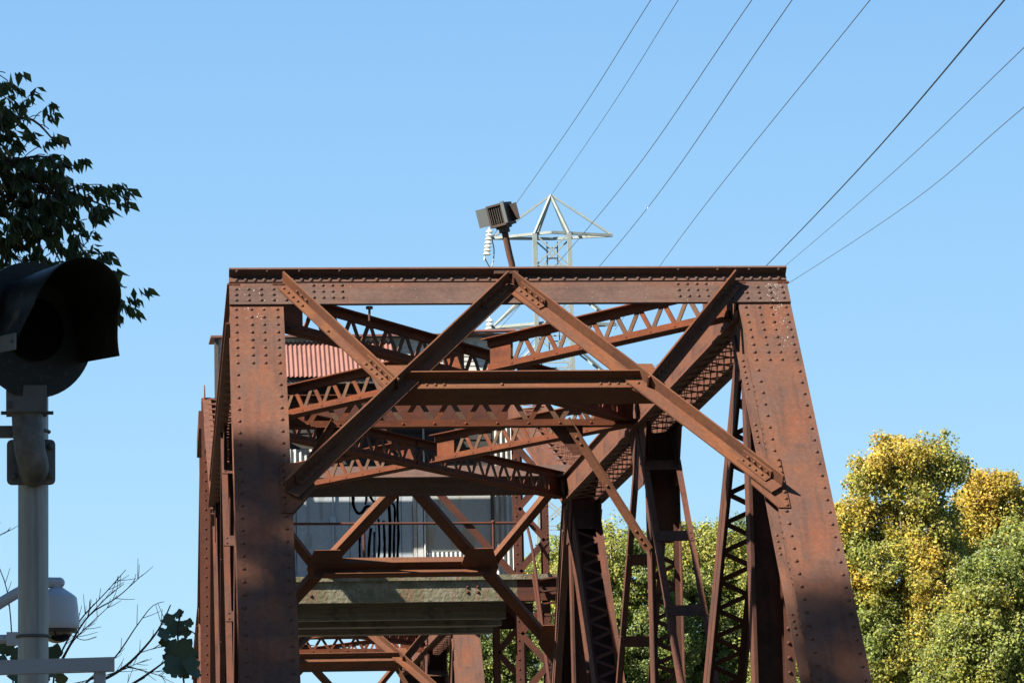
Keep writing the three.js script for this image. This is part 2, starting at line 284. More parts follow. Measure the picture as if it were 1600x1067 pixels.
// one arm of the bridge; z(k) gives the panel planes from the outer hip inwards
function arm(zf, dir, full) {
  const z0 = zf, z1 = zf - dir * LP, z2 = zf - 2 * dir * LP;
  portal(z0, dir, full); portal(z2, -dir, false);
  for (const s of [-1, 1]) {
    // top chord box
    const ch = part('top_chord', bridge), a = B(0, 0, z0 + dir * .05), b = B(0, 0, z2 - dir * .05);
    add('top_angles', [prism(a, b, X, s * (XI - .02), s * (XI + .1), Y, -.03, -.012), prism(a, b, X, s * (XO - .1), s * (XO + .02), Y, -.03, -.012)], M.chord, ch);
    add('side_plate', prism(a, b, X, s * (XI + .03), s * (XI + .045), Y, -.405, -.03), M.chord, ch);
    add('side_plate', prism(a, b, X, s * (XO - .045), s * (XO - .03), Y, -.405, -.03), M.chord, ch);
    add('bottom_angles', [prism(a, b, X, s * (XI - .035), s * (XI + .1), Y, -.42, -.405), prism(a, b, X, s * (XO - .1), s * (XO + .035), Y, -.42, -.405), prism(a, b, X, s * (XI + .018), s * (XI + .03), Y, -.405, -.3)], M.chord, ch);
    const lat = [], w = .47, stp = .5, zz0 = z0 - dir * .5, zz1 = z2 + dir * .5, nn = Math.floor(Math.abs(zz1 - zz0) / stp);
    for (let i = 0; i < nn; i++) for (const e of [0, 1]) {
      const za = zz0 - dir * (i * stp), zb = za - dir * .45, xa = s * (XM - w / 2), xb = s * (XM + w / 2), p = B(e ? xb : xa, -.43, za), q = B(e ? xa : xb, -.43, zb), d = q.clone().sub(p).normalize(), pw = new THREE.Vector3().crossVectors(d, Y).normalize();
      lat.push(prism(p, q, pw, -.022, .022, Y, e ? -.009 : .001, e ? -.001 : .009));
      lat.push(prism(p.clone().setY(Y0 - .007), q.clone().setY(Y0 - .007), pw, -.024, .024, Y, e ? -.0045 : .004, e ? .0035 : .012));
    }
    const lm = add('lattice', lat, M.chord, ch); lm.userData = { kind: 'stuff' };
    const R = []; if (full) for (let q = .3; q < 2 * LP; q += .15) { const z = z0 - dir * q; R.push([B(s * (XI + .018), -.36, z), V(-s, 0, 0)]); if (s < 0) R.push([B(s * (XO + .0), -.405, z), V(0, -1, 0)]); }
    addRivets(R, M.chord, ch, .016);
    // gusset plates at the panel points
    const gu = part('panel_gusset', bridge), gp = [];
    for (const [zz, hh] of [[z0, 1.0], [z1, 1.15], [z2, 1.0]]) for (const xx of [XI + .046, XO - .06]) {
      const w2 = zz === z1 ? .75 : .55;
      const od = zz === z0 ? dir : -dir, hip = [[od * .03, -.2], [od * .28, -.5], [od * .3, -hh], [-od * w2 * .45, -hh], [-od * w2, -.5], [-od * w2, -.2]];
      gp.push(() => plate(zz === z1 ? [[-w2, -.2], [w2, -.2], [w2, -.5], [w2 * .45, -hh], [-w2 * .45, -hh], [-w2, -.5]] : hip, B(s * xx, 0, zz), Z, Y, V(1, 0, 0), -.006, .006));
    }
    for (const f of gp) add('plate', f(), M.web, gu);
    const GR = []; if (full) for (const zz of [z0, z1, z2]) for (let i = 0; i < 5; i++) for (const j of [-1, 1]) GR.push([B(s * (XI + .04), -.48 - i * .1, zz + j * (.12 + .02 * i)), V(-s, 0, 0)]); addRivets(GR, M.web, gu, .017);
    // hip verticals
    for (const zz of [z0, z2]) {
      const hv = part('hip_vertical', bridge), p = B(0, -.35, zz), q = B(0, -HT, zz), f0 = s > 0 ? 2.33 : -2.74, f1 = s > 0 ? 2.74 : -2.33;
      add('web_plate', prism(p, q, X, f0 + .012, f1 - .012, Z, -.02, -.006), M.web, hv);
      add('flange', [prism(p, q, X, f0, f0 + .012, Z, -.12, .13), prism(p, q, X, f0 + .012, f0 + .035, Z, .118, .13)], M.web, hv);
      add('flange', [prism(p, q, X, f1 - .012, f1, Z, -.12, .13), prism(p, q, X, f1 - .1, f1 - .012, Z, .118, .13)], M.web, hv);
      if (full) { const R2 = []; for (let y = -.9; y > -HT; y -= .145) R2.push([B(f1 - .06, y, zz + .13), Z]); addRivets(R2, M.web, hv, .02); }
    }
    // main diagonals to the middle lower panel point
    const Lm = B(s * XM, -HT, z1);
    for (const zz of [z0, z2]) {
      const top = B(s * XM, -.35, zz), ax = Lm.clone().sub(top).normalize(), T = new THREE.Vector3().crossVectors(X, ax).normalize(); if (T.z < 0) T.negate();
      const md = laced('main_diagonal', top, Lm, X.clone(), T, .2, { mat: M.web, leg: .07, out: .17, pitch: .37, bw: .055, tie: .7, rv: false, merged: !(full && s > 0 && zz === z0) });
      if (zz === z2) add('cover_plate', prism(top, Lm, X, -.24, .24, T, -.21, -.198), M.web, md);
    }
    // middle vertical
    laced('middle_vertical', B(s * (XM + s * 0 + (s > 0 ? .06 : -.06)), -.35, z1), B(s * (XM + .06), -HT, z1), X.clone(), Z.clone(), .19, { mat: M.web, leg: .075, out: .16, pitch: .275, bw: .05, tie: 1.6, rv: full, merged: !(full && s > 0) });
    // light ladder-like counters
    for (const e of [1, -1]) {
      const p = B(s * XM, -.45, z1), q = B(s * XM, -HT, z1 + e * dir * LP), ax = q.clone().sub(p).normalize(), T = new THREE.Vector3().crossVectors(X, ax).normalize(); if (T.z < 0) T.negate();
      const ct = part('counter_diagonal', bridge);
      for (const k of [-1, 1]) add('bar', [prism(p, q, X, k * .2 - .035, k * .2 + .035, T, .0, .012), prism(p, q, X, k * .2 + k * .035, k * .2 + k * .023, T, -.09, .0)], M.web, ct);
      const len = p.distanceTo(q); const R3 = [];
      for (let t = .65; t < len; t += 1.28) { const a2 = p.clone().addScaledVector(ax, t); add('batten_plate', prism(a2.clone().addScaledVector(ax, -.085), a2.clone().addScaledVector(ax, .085), X, -.235, .235, T, .0125, .022), M.web, ct); if (full) for (const k of [-1, 1]) for (const m of [-1, 1]) R3.push([a2.clone().addScaledVector(ax, m * .045).addScaledVector(X, k * .195).addScaledVector(T, .022), T]); }
      addRivets(R3, M.web, ct, .016);
    }
    // lower chord
    const lc = part('bottom_chord', bridge), la = B(0, -HT, z0 + dir * LP), lb = B(0, -HT, z2 - dir * LP);
    add('plates', [prism(la, lb, X, s * (XM - .2), s * (XM - .18), Y, -.2, .2), prism(la, lb, X, s * (XM + .18), s * (XM + .2), Y, -.2, .2), prism(la, lb, X, s * (XM - .18), s * (XM + .18), Y, -.2, -.185)], M.web, lc);
  }
  // top laterals and the strut at the middle panel point
  const yl = -.16, hd = .185;
  for (const [za, zb] of [[z0 - dir * .25, z1 + dir * .25], [z1 - dir * .25, z2 + dir * .25]]) for (const s of [-1, 1]) {
    const sh = s * dir > 0 ? -dir * .5 : 0, p = B(-s * (XI - .02), yl, za + sh), q = B(s * (XI - .02), yl, zb + sh * .6), ax = q.clone().sub(p).normalize(), T = new THREE.Vector3().crossVectors(Y, ax).normalize(); if (T.z < 0) T.negate();
    // the second diagonal is cut at the crossing and joined by a plate
    if (s > 0) laced('lateral_brace', p, q, Y.clone(), T, hd, { merged: !full });
    else { const m0 = p.clone().lerp(q, .475), m1 = p.clone().lerp(q, .525); laced('lateral_brace', p, m0, Y.clone(), T, hd, { merged: !full }); laced('lateral_brace', m1, q, Y.clone(), T, hd, { merged: !full }); }
  }
  laced('panel_strut', B(-XI, -.2, z1 + dir * .12), B(XI, -.2, z1 + dir * .12), Y.clone(), V(0, 0, 1), .2, { merged: !full, pitch: .39, tie: .55, out: .09 });
  const kb = part('knee_brace', bridge);
  for (const s of [-1, 1]) {
    const p = B(s * 1.45, -.3, z1 + dir * .16), q = B(s * 2.42, -1.9, z1 + dir * .16), ax = q.clone().sub(p).normalize(), up = new THREE.Vector3().crossVectors(ax, Z).normalize(); if (up.y < 0) up.negate();
    add('angle', [prism(p, q, up, -.1, -.012, Z, 0, .012), prism(p, q, up, -.012, 0, Z, 0, .085)], M.brace, kb);
    add('gusset', plate([[1.15, -.33], [1.62, -.33], [1.62, -.75], [1.5, -.75]].map(a => [s * a[0], a[1]]), B(0, 0, z1 + dir * .1), X, Y, Z, 0, .012), M.web, kb);
    const R = []; for (const t of [.25, .35, .95, 1.6, 1.7, 1.78]) R.push([p.clone().addScaledVector(ax, t).addScaledVector(up, -.055).addScaledVector(Z, .012), Z]); if (full) addRivets(R, M.brace, kb, .02);
  }
}
arm(0, 1, true);
{ // bird-lime specks at the top of the right end post and the strut ends
  const D = V(0, -il, K * il), N = V(0, K * il, il), pos = [], nor = [], uv = [], idx = [];
  const speck = (x, q, n, r) => { const o = pos.length / 3, S = 7, c = B(0, 0, 0).addScaledVector(X, x).addScaledVector(D, q).addScaledVector(N, n), st = rr(1, 2.2); const v = [c.clone()]; for (let i = 0; i < S; i++) { const a = i / S * 6.2832, k = r * rr(.6, 1.2); v.push(c.clone().addScaledVector(X, Math.cos(a) * k).addScaledVector(D, Math.sin(a) * k * st)); } v.forEach(p => { pos.push(p.x, p.y, p.z); nor.push(N.x, N.y, N.z); uv.push(0, 0); }); for (let i = 0; i < S; i++) idx.push(o, o + 1 + (i + 1) % S, o + 1 + i); };
  for (let i = 0; i < 130; i++) { const t = rnd(), q = .07 + t * t * .95; speck(2.66 - t * .03 + (rnd() + rnd() - 1) * .12, q, q < .345 ? .0145 : -.0105, rr(.0015, .0055)); }
  for (let i = 0; i < 16; i++) speck(-2.62 + rr(-.14, .4), .1 + rnd() * .24, .0145, rr(.002, .006));
  for (let i = 0; i < 12; i++) speck(-2.56 + rr(-.12, .1), .36 + rnd() * .2, -.0105, rr(.002, .006));
  for (let i = 0; i < 36; i++) speck(rr(-2.1, 2.1), rr(.04, .33), .0145, rr(.0015, .004));
  const g = new THREE.BufferGeometry(); g.setAttribute('position', new THREE.Float32BufferAttribute(pos, 3)); g.setAttribute('normal', new THREE.Float32BufferAttribute(nor, 3)); g.setAttribute('uv', new THREE.Float32BufferAttribute(uv, 2)); g.setIndex(idx);
  add('bird_lime', g, new THREE.MeshStandardMaterial({ color: 0x86837a, roughness: .9, side: THREE.DoubleSide }), bridge).userData = { kind: 'stuff' };
}
arm(2 * ZC, -1, false);
// floor beams and stringers
for (let z = LP; z > 2 * ZC - LP - .1; z -= LP / 2) { const fb = part('floor_beam', bridge); add('beam', bbox(-2.33, 2.33, -8.9, -8.35, z - .1, z + .1), M.web, fb); }
for (const x of [-.85, .85]) { const sg = part('stringer', bridge); add('beam', bbox(x - .12, x + .12, -8.35, -8.06, 2 * ZC - LP, LP), M.web, sg); }

// ---- centre tower: laced legs, sloping chords from the inner hips, bracing
const ZT = [-24.0, -28.2], YT = 2.36;
for (const zt of ZT) for (const s of [-1, 1]) {
  const lg = part('tower_leg', bridge), p = B(0, -HT, zt), q = B(0, YT, zt), xa = s * 2.425, xb = s > 0 ? 2.885 : -2.78;
  if (s < 0) add('front_plate', prism(p, q, X, -2.72, -2.48, Z, .0045, .014), M.tower, lg);
  for (const x of [xa, xb]) add('channel', [prism(p, q, X, x - .055, x + .055, Z, -.012, .004), prism(p, q, X, x - .008, x + .008, Z, -.3, -.012), prism(p, q, X, x - .055, x + .055, Z, -.316, -.3)], M.tower, lg);
  let e = 0; const R = [];
  for (let y = YT - .35; y > -HT; y -= .52, e ^= 1) { if (s < 0) continue; const a = B(e ? xa : xb, y, zt), b = B(e ? xb : xa, y - .52, zt), d = b.clone().sub(a).normalize(), pw = new THREE.Vector3().crossVectors(d, Z).normalize(); add('lacing_bar', prism(a, b, pw, -.055, .055, Z, .0045, .016), M.tower, lg); }
  for (let y = YT - .1; y > -HT; y -= .16) for (const x of s > 0 ? [xa - .03, xb + .03] : [xa, xb]) R.push([B(x, y, zt + .004), Z]);
  if (zt === ZT[0]) addRivets(R, M.tower, lg, .016);
  // rounded top gusset
  const tg = []; for (let k = 0; k <= 8; k++) { const a = k / 8 * Math.PI; tg.push([Math.cos(a) * .32, YT - .1 + Math.sin(a) * .32]); } tg.push([-.32, YT - .9], [.32, YT - .9]);
  add('top_gusset', plate(tg, B(s * (XO - .03), 0, zt), Z, Y, X, -.02, .0), M.tower, lg);
}
for (const s of [-1, 1]) for (const [zh, zt] of [[-2 * LP, ZT[0]], [2 * ZC + 2 * LP, ZT[1]]]) {
  const ic = part('inclined_chord', bridge), p = B(0, -.25, zh), q = B(0, YT - .2, zt), ax = q.clone().sub(p).normalize(), up = new THREE.Vector3().crossVectors(ax, X).normalize(); if (up.y < 0) up.negate();
  add('side_plate', prism(p, q, X, s * (XI + .03), s * (XI + .045), up, -.2, .2), M.chord, ic);
  add('side_plate', prism(p, q, X, s * (XO - .045), s * (XO - .03), up, -.2, .2), M.chord, ic);
  add('flange_angles', [prism(p, q, X, s * (XI - .02), s * (XI + .12), up, .2, .212), prism(p, q, X, s * (XO - .12), s * (XO + .02), up, .2, .212), prism(p, q, X, s * XI, s * (XI + .1), up, -.212, -.2), prism(p, q, X, s * (XO - .1), s * XO, up, -.212, -.2)], M.chord, ic);
  const bars = [], len = p.distanceTo(q); for (let t = .6, e = 0; t < len - .5; t += .3, e ^= 1) { const a = p.clone().addScaledVector(ax, t).addScaledVector(X, s * (e ? 2.34 : 2.73)), b = p.clone().addScaledVector(ax, t + .3).addScaledVector(X, s * (e ? 2.73 : 2.34)), d = b.clone().sub(a).normalize(), pw = new THREE.Vector3().crossVectors(d, up).normalize(); bars.push(prism(a, b, pw, -.028, .028, up, .2125 + e * .008, .2205 + e * .008), prism(a, b, pw, -.028, .028, up, -.2205 - e * .008, -.2125 - e * .008)); }
  add('lattice', bars, M.chord, ic).userData = { kind: 'stuff' };
}
{ // tower cross bracing in the front and back planes
  for (const zt of ZT) {
    const cb = part('tower_brace', bridge), m = M.tower;
    for (const [a, b, off] of [[[-.1, 2.1], [2.38, -.72], .02], [[.1, 2.1], [-2.38, -.72], .035]]) { const p = B(a[0], a[1], zt + off), q = B(b[0], b[1], zt + off), d = q.clone().sub(p).normalize(), pw = new THREE.Vector3().crossVectors(d, Z).normalize(); add('angle', [prism(p, q, pw, -.06, .06, Z, 0, .012), prism(p, q, pw, -.06, -.048, Z, -.1, -.0)], m, cb); }
    add('cross_beam', bbox(-2.37, 2.37, 1.95, 2.3, zt - .3, zt - .05), m, cb);
  }
  for (const s of [-1, 1]) { const sb = part('tower_side_beam', bridge); add('beam', bbox(s * 2.88, s * 2.45, 1.9, 2.2, ZT[1] + .05, ZT[0] - .35), M.tower, sb); }
}
// pivot pier
tagged('pivot_pier', (() => { const g = new THREE.CylinderGeometry(5.2, 5.6, 3.2, 40); g.translate(0, -3.2, ZC); return g; })(), new THREE.MeshStandardMaterial({ map: texture(256, (u, v) => { const a = fbm(u, v, 8, 5, 401); return [120 + 60 * a, 116 + 58 * a, 106 + 54 * a]; }), roughness: .95 }), 'round concrete pivot pier under the bridge tower', 'pier');
for (const z of [LP, 2 * ZC - LP]) tagged('bridge_abutment', box(-4, 4, -4.6, -1.52, z - .9, z + .9), new THREE.MeshStandardMaterial({ color: 0x8d877b, roughness: .95 }), z > 0 ? 'concrete abutment under the near end of the bridge' : 'concrete abutment under the far end of the bridge', 'abutment');

// ---------------------------------------------------------------- operator's cabin on the tower platform
{
  const mossTex = texture(512, (u, v) => { const a = fbm(u, v, 5, 5, 501), b = fbm(u, v, 30, 4, 511), st = fbm(u, v, 24, 3, 521, .12); let c = mix([104, 97, 80], [82, 78, 54], sm(.4, .66, a)); c = mix(c, [104, 72, 58], sm(.5, .7, st) * .6); c = mix(c, [70, 72, 50], sm(.5, .72, b) * .6); return c; });
  const moss = new THREE.MeshStandardMaterial({ map: mossTex, roughness: 1, bumpMap: bumpTex, bumpScale: .02 });
  const woodTex = texture(512, (u, v) => { const g = fbm(u, v, 4, 5, 531, 24), k = fbm(u, v, 5, 4, 541); return mix(mix([74, 66, 54], [104, 94, 76], g), [50, 44, 36], sm(.5, .75, k) * .6); });
  const wood = new THREE.MeshStandardMaterial({ map: woodTex, roughness: .95, bumpMap: bumpTex, bumpScale: .01 });
  const pf = thing('cabin_platform', 'mossy steel and timber platform girder carrying the operator cabin between the trusses', 'platform');
  add('front_girder', bbox(-2.3, 2.38, -1.09, -.74, -24.02, -23.9), moss, pf);
  add('front_girder', bbox(2.385, 3.1, -1.09, -.74, -24.02, -23.9), M.tower, pf).userData.label = 'rusty clean end of the girder';
  add('walkway_edge', bbox(-2.34, 3.14, -.74, -.655, -24.1, -23.84), moss, pf);
  for (let i = 0; i < 18; i++) add('deck_plank', bbox(-2.3, 3.1, -.735, -.665, -24.11 - i * .235 - .22, -24.11 - i * .235), wood, pf);
  for (let i = 0; i < 5; i++) add('joist', bbox(-2.25, 2.25, -1.32 - (i % 2) * .05, -.74, -24.6 - i * .8 - .22, -24.6 - i * .8), wood, pf);
  add('rear_girder', bbox(-2.3, 3.1, -1.2, -.74, -28.5, -28.38), M.tower, pf);
  add('rivets', rivets([[1.55, -.85], [1.72, -.85], [1.55, -.94], [1.72, -.94], [-1.05, -.97], [2.8, -.86]].map(p => [B(p[0], p[1], -23.9), Z]), .03), M.tower, pf).userData = { kind: 'stuff' };
  add('cable', tube([B(-.78, -.66, -23.83), B(-.6, -.72, -23.82), B(-.42, -.95, -23.84), B(-.28, -1.09, -23.86)], .006, 6), new THREE.MeshStandardMaterial({ color: 0x444038 }), pf);
  add('junction_box', bbox(-.86, -.76, -.655, -.59, -23.98, -23.9), new THREE.MeshStandardMaterial({ color: 0xd8d6d0, roughness: .6 }), pf);

  const rail = thing('platform_railing', 'rusty pipe handrail along the front of the cabin platform', 'railing');
  add('top_rail', rod(B(-2.3, .24, -23.95), B(2.62, .21, -23.95), .022), M.tower, rail);
  for (const x of [-1.9, -.16, 2.0]) add('baluster', [rod(B(x, -.66, -23.95), B(x, .23, -23.95), .024), new THREE.SphereGeometry(.036, 10, 8).translate(x, .23 + Y0, -23.95)].map(g => g), M.tower, rail);

  // cabin walls
  const paint = (c0, c1, s, dirt) => new THREE.MeshStandardMaterial({ roughness: .75, color: new THREE.Color(.62, .62, .62), map: texture(256, (u, v) => { const a = fbm(u, v, 4, 5, s), st = fbm(u, v, 14, 4, s + 9, .2), f = fbm(u, v, 60, 2, s + 14); let c = mix(c0, c1, a); c = mix(c, dirt, sm(.52, .75, st) * .5); return c.map(q => q * (.94 + .12 * f)); }), bumpMap: bumpTex, bumpScale: .003 });
  const greyPaint = paint([176, 186, 192], [196, 202, 204], 601, [140, 140, 132]), whitePaint = paint([205, 208, 205], [222, 222, 216], 621, [160, 150, 132]);
  const sheet = paint([168, 172, 168], [190, 192, 184], 641, [170, 138, 92]);
  const galv = paint([186, 190, 188], [204, 206, 202], 661, [150, 130, 110]);
  const siding = paint([196, 194, 180], [214, 212, 200], 681, [140, 132, 112]);
  const trim = paint([70, 62, 54], [86, 74, 62], 701, [50, 44, 40]);
  const cab = thing('operator_cabin', 'grey clad operator cabin with red corrugated lean-to roof high on the bridge tower', 'cabin');
  const zf = -25;
  add('wall_core', bbox(-2.45, 2.3, -.64, 3.4, -27.6, zf - .05), trim, cab);
  // front cladding panels, gaps between them
  const edges = [-2.45, -1.24, -.335, .1, .54, .735];
  for (let i = 0; i < 5; i++) add('plywood_panel', bbox(edges[i] + .005, edges[i + 1] - .005, -.64, 1.08, zf - .05, zf - .02 + (i % 2) * .003), greyPaint, cab);
  for (const [a, b] of [[.74, .80], [.81, .905]]) add('batten', bbox(a, b, -.64, 1.08, zf - .05, zf + .015), whitePaint, cab);
  const door = part('door', cab); add('leaf', bbox(.93, 2.06, -.15, 1.3, zf - .05, zf - .005), sheet, door);
  add('frame', [bbox(2.062, 2.11, -.15, 1.35, zf - .05, zf + .02), bbox(.93, 2.06, 1.305, 1.35, zf - .05, zf + .02)], trim, door);
  const corr = (x0, x1, y0, y1, z, amp, wl) => { const n = Math.round((x1 - x0) / wl * 10), g = new THREE.PlaneGeometry(x1 - x0, y1 - y0, n, 1), p = g.attributes.position, uv = g.attributes.uv; for (let i = 0; i < p.count; i++) { const x = p.getX(i) + (x0 + x1) / 2; p.setXYZ(i, x, p.getY(i) + (y0 + y1) / 2 + Y0, z + Math.sin(x / wl * Math.PI * 2) * amp); uv.setXY(i, x / 1.6, p.getY(i) / 1.6); } g.computeVertexNormals(); return g; };
  add('corrugated_sheet', corr(.93, 2.06, -.64, -.155, zf, .012, .076), galv, cab);
  add('corrugated_sheet', corr(2.115, 2.45, -.64, 2.7, zf + .02, .018, .09), galv, cab);
  add('corrugated_sheet', corr(-1.55, -.95, 1.1, 1.62, zf + .0, .018, .09), galv, cab);
  const darkBrown = paint([44, 38, 34], [56, 48, 42], 711, [36, 32, 30]);
  for (let i = 0; i < 12; i++) { const y = 1.09 + i * .135; add('dark_board', prism(B(-2.44, y, zf - .045), B(i < 2 ? .92 : 2.1, y, zf - .045), V(0, .99, -.12).normalize(), 0, .132, Z, 0, .02), darkBrown, cab); }  // dark brown boards across the upper front wall
  // wide upper band under the roof
  add('fascia', bbox(-2.5, 2.45, 2.72, 2.86, zf - .04, zf + .04), trim, cab);
  // weathered siding boards above
  for (let i = 0; i < 8; i++) { const y = 2.87 + i * .083; add('siding_board', prism(B(-2.53, y, zf - .03), B(2.42, y, zf - .03), V(0, .99, -.14).normalize(), 0, .082 + rr(-.002, .002), Z, 0, .022), siding, cab); }
  add('corner_board', bbox(-2.6, -2.53, 1.4, 3.52, zf - .05, zf + .03), trim, cab);
  add('corner_board', bbox(2.42, 2.5, 2.86, 3.52, zf - .05, zf + .03), trim, cab);
  // red roof: top cap and lean-to
  const redTex = texture(256, (u, v) => { const a = fbm(u, v, 5, 5, 721), st = fbm(u, v, 30, 3, 731, .15); return mix(mix([100, 60, 49], [111, 72, 60], a), [84, 52, 43], sm(.5, .75, st) * .5); });
  const red = new THREE.MeshStandardMaterial({ map: redTex, roughness: .7, side: THREE.DoubleSide });
  const roof = part('roof', cab);
  const curl = (x0, x1, zA, yA, zB, yB, wl, amp) => { const n = Math.round((x1 - x0) / wl * 10), m = 6, g = new THREE.PlaneGeometry(1, 1, n, m), p = g.attributes.position, uv = g.attributes.uv, nv = V(0, zA - zB, yB - yA).normalize(); if (nv.y < 0) nv.negate(); for (let i = 0; i < p.count; i++) { const x = x0 + (p.getX(i) + .5) * (x1 - x0), t = .5 - p.getY(i), h = Math.sin(x / wl * Math.PI * 2) * amp; p.setXYZ(i, x, yB + (yA - yB) * t + nv.y * h + Y0, zB + (zA - zB) * t + nv.z * h); uv.setXY(i, x / 1.6, t * 1.2); } g.computeVertexNormals(); return g; };
  // sheets of the lean-to, each lapping the next
  const sx = [-1.75, -1.36, -.78, -.2, .42];
  for (let i = 0; i < 4; i++) add('roof_sheet', curl(sx[i], sx[i + 1] + .05, -24.2, 2.74 + i * .003, -25.02, 3.47 + i * .003, .0775, .013), red, roof);
  for (const [a, b, c] of [[-2.66, -.9, 0], [-.92, .75, .006], [.73, 2.56, .012]]) add('roof_cap', prism(B(a, 3.53 + c, zf + .12), B(b, 3.53 + c, zf + .12), V(0, .12, -1).normalize(), 0, 2.95, Y, 0, .035), red, roof);
  add('ridge_pipe', [rod(B(1.75, 3.6, zf + .16), B(2.55, 3.62, zf + .1), .03, 10), rod(B(1.45, 3.55, zf + .2), B(1.8, 3.6, zf + .16), .04, 10)], red, roof);
  add('eave_board', bbox(-1.75, .45, 2.63, 2.7, -24.3, -24.24), trim, roof);
  add('bracket', [[-1.7], [.38]].map(([x]) => prism(B(x, 2.66, -24.27), B(x, 1.95, zf), X, -.03, .03, Y, -.04, .04)), trim, roof);
  // conduit with a box
  const con = part('conduit', cab); add('pipe', [rod(B(-.62, -.5, zf + .02), B(-.62, 2.5, zf + .02), .014), bbox(-.67, -.57, .36, .46, zf - .01, zf + .05)], new THREE.MeshStandardMaterial({ color: 0x9aa0a4, roughness: .5, metalness: .4 }), con);
  add('sign', bbox(.35, .62, -.6, -.5, zf - .015, zf + .01), new THREE.MeshStandardMaterial({ color: 0x7a6a30, roughness: .8 }), cab);
  add('pipe', [rod(B(.935, -.6, zf + .03), B(.935, 2.4, zf + .03), .016)], whitePaint, cab);
  // sprayed scrawl: flat ribbons of black paint lying on the panels
  const ink = new THREE.MeshStandardMaterial({ color: 0x15151a, roughness: .7 });
  const P2 = (u, v) => { const x = -1.221 + (u - 465) * .0108, y = .117 - (v - 840) * .01097; return [x, y]; };
  const stroke = (pts, w) => { const c = new THREE.CatmullRomCurve3(pts.map(p => { const q = P2(...p); return B(q[0], q[1], 0); })), n = pts.length * 6, pos = [], idx = [], nor = [], uv = []; for (let i = 0; i <= n; i++) { const p = c.getPointAt(i / n), t = c.getTangentAt(i / n), ww = w * (.8 + .4 * vnoise(i * .4 + pts[0][0], 3, 999, 9)); for (const e of [-1, 1]) { pos.push(p.x - t.y * ww * e, p.y + t.x * ww * e, zf - .0135); nor.push(0, 0, 1); uv.push(i / n, e); } if (i) { const o = i * 2; idx.push(o - 2, o - 1, o, o - 1, o + 1, o); } } const g = new THREE.BufferGeometry(); g.setAttribute('position', new THREE.Float32BufferAttribute(pos, 3)); g.setAttribute('normal', new THREE.Float32BufferAttribute(nor, 3)); g.setAttribute('uv', new THREE.Float32BufferAttribute(uv, 2)); g.setIndex(idx); return g; };
  ink.side = THREE.DoubleSide;
  const S = [[[[553, 760], [553, 790], [560, 803], [566, 802], [572, 794], [578, 792], [584, 800], [590, 812]], .022], [[[571, 760], [573, 776], [572, 790]], .014], [[[577, 765], [582, 782], [590, 787], [600, 782]], .02],
    [[[563, 822], [562, 850], [562, 876]], .018], [[[580, 826], [577, 850], [575, 878]], .02], [[[592, 812], [593, 850], [590, 878]], .018], [[[600, 815], [601, 850], [600, 878]], .02], [[[608, 778], [610, 820], [608, 878]], .022], [[[614, 788], [617, 792], [616, 840], [615, 878]], .018], [[[623, 770], [622, 800], [623, 838], [620, 878]], .02], [[[585, 832], [584, 878]], .014]];
  add('spray_scrawl', S.map(s => stroke(...s)), ink, cab);

  // ladder stair at the right-hand end
  const ld = thing('ladder_stair', 'steep rusty ladder stair going down from the right end of the cabin platform', 'ladder');
  const a0 = B(2.63, -.66, -23.72), a1 = B(2.86, -2.9, -23.2), b0 = B(3.06, -.6, -23.72), b1 = B(3.0, -2.9, -23.2);
  add('stringer', prism(a0, a1, X, -.02, .02, Z, -.09, .09), M.tower, ld); add('stringer', prism(b0, b1, X, -.02, .02, Z, -.09, .09), M.tower, ld);
  for (let i = 0; i < 11; i++) { const t = (i + .6) / 11; add('tread', prism(a0.clone().lerp(a1, t), b0.clone().lerp(b1, t), Y, -.012, .012, Z, -.1, .1), M.tower, ld); }
  add('handrail', tube([B(2.56, .2, -23.95), B(2.62, -.2, -23.75), B(2.7, -1.1, -23.5), B(2.84, -2.9, -23.1)], .024, 8, 4), M.tower, ld);
}

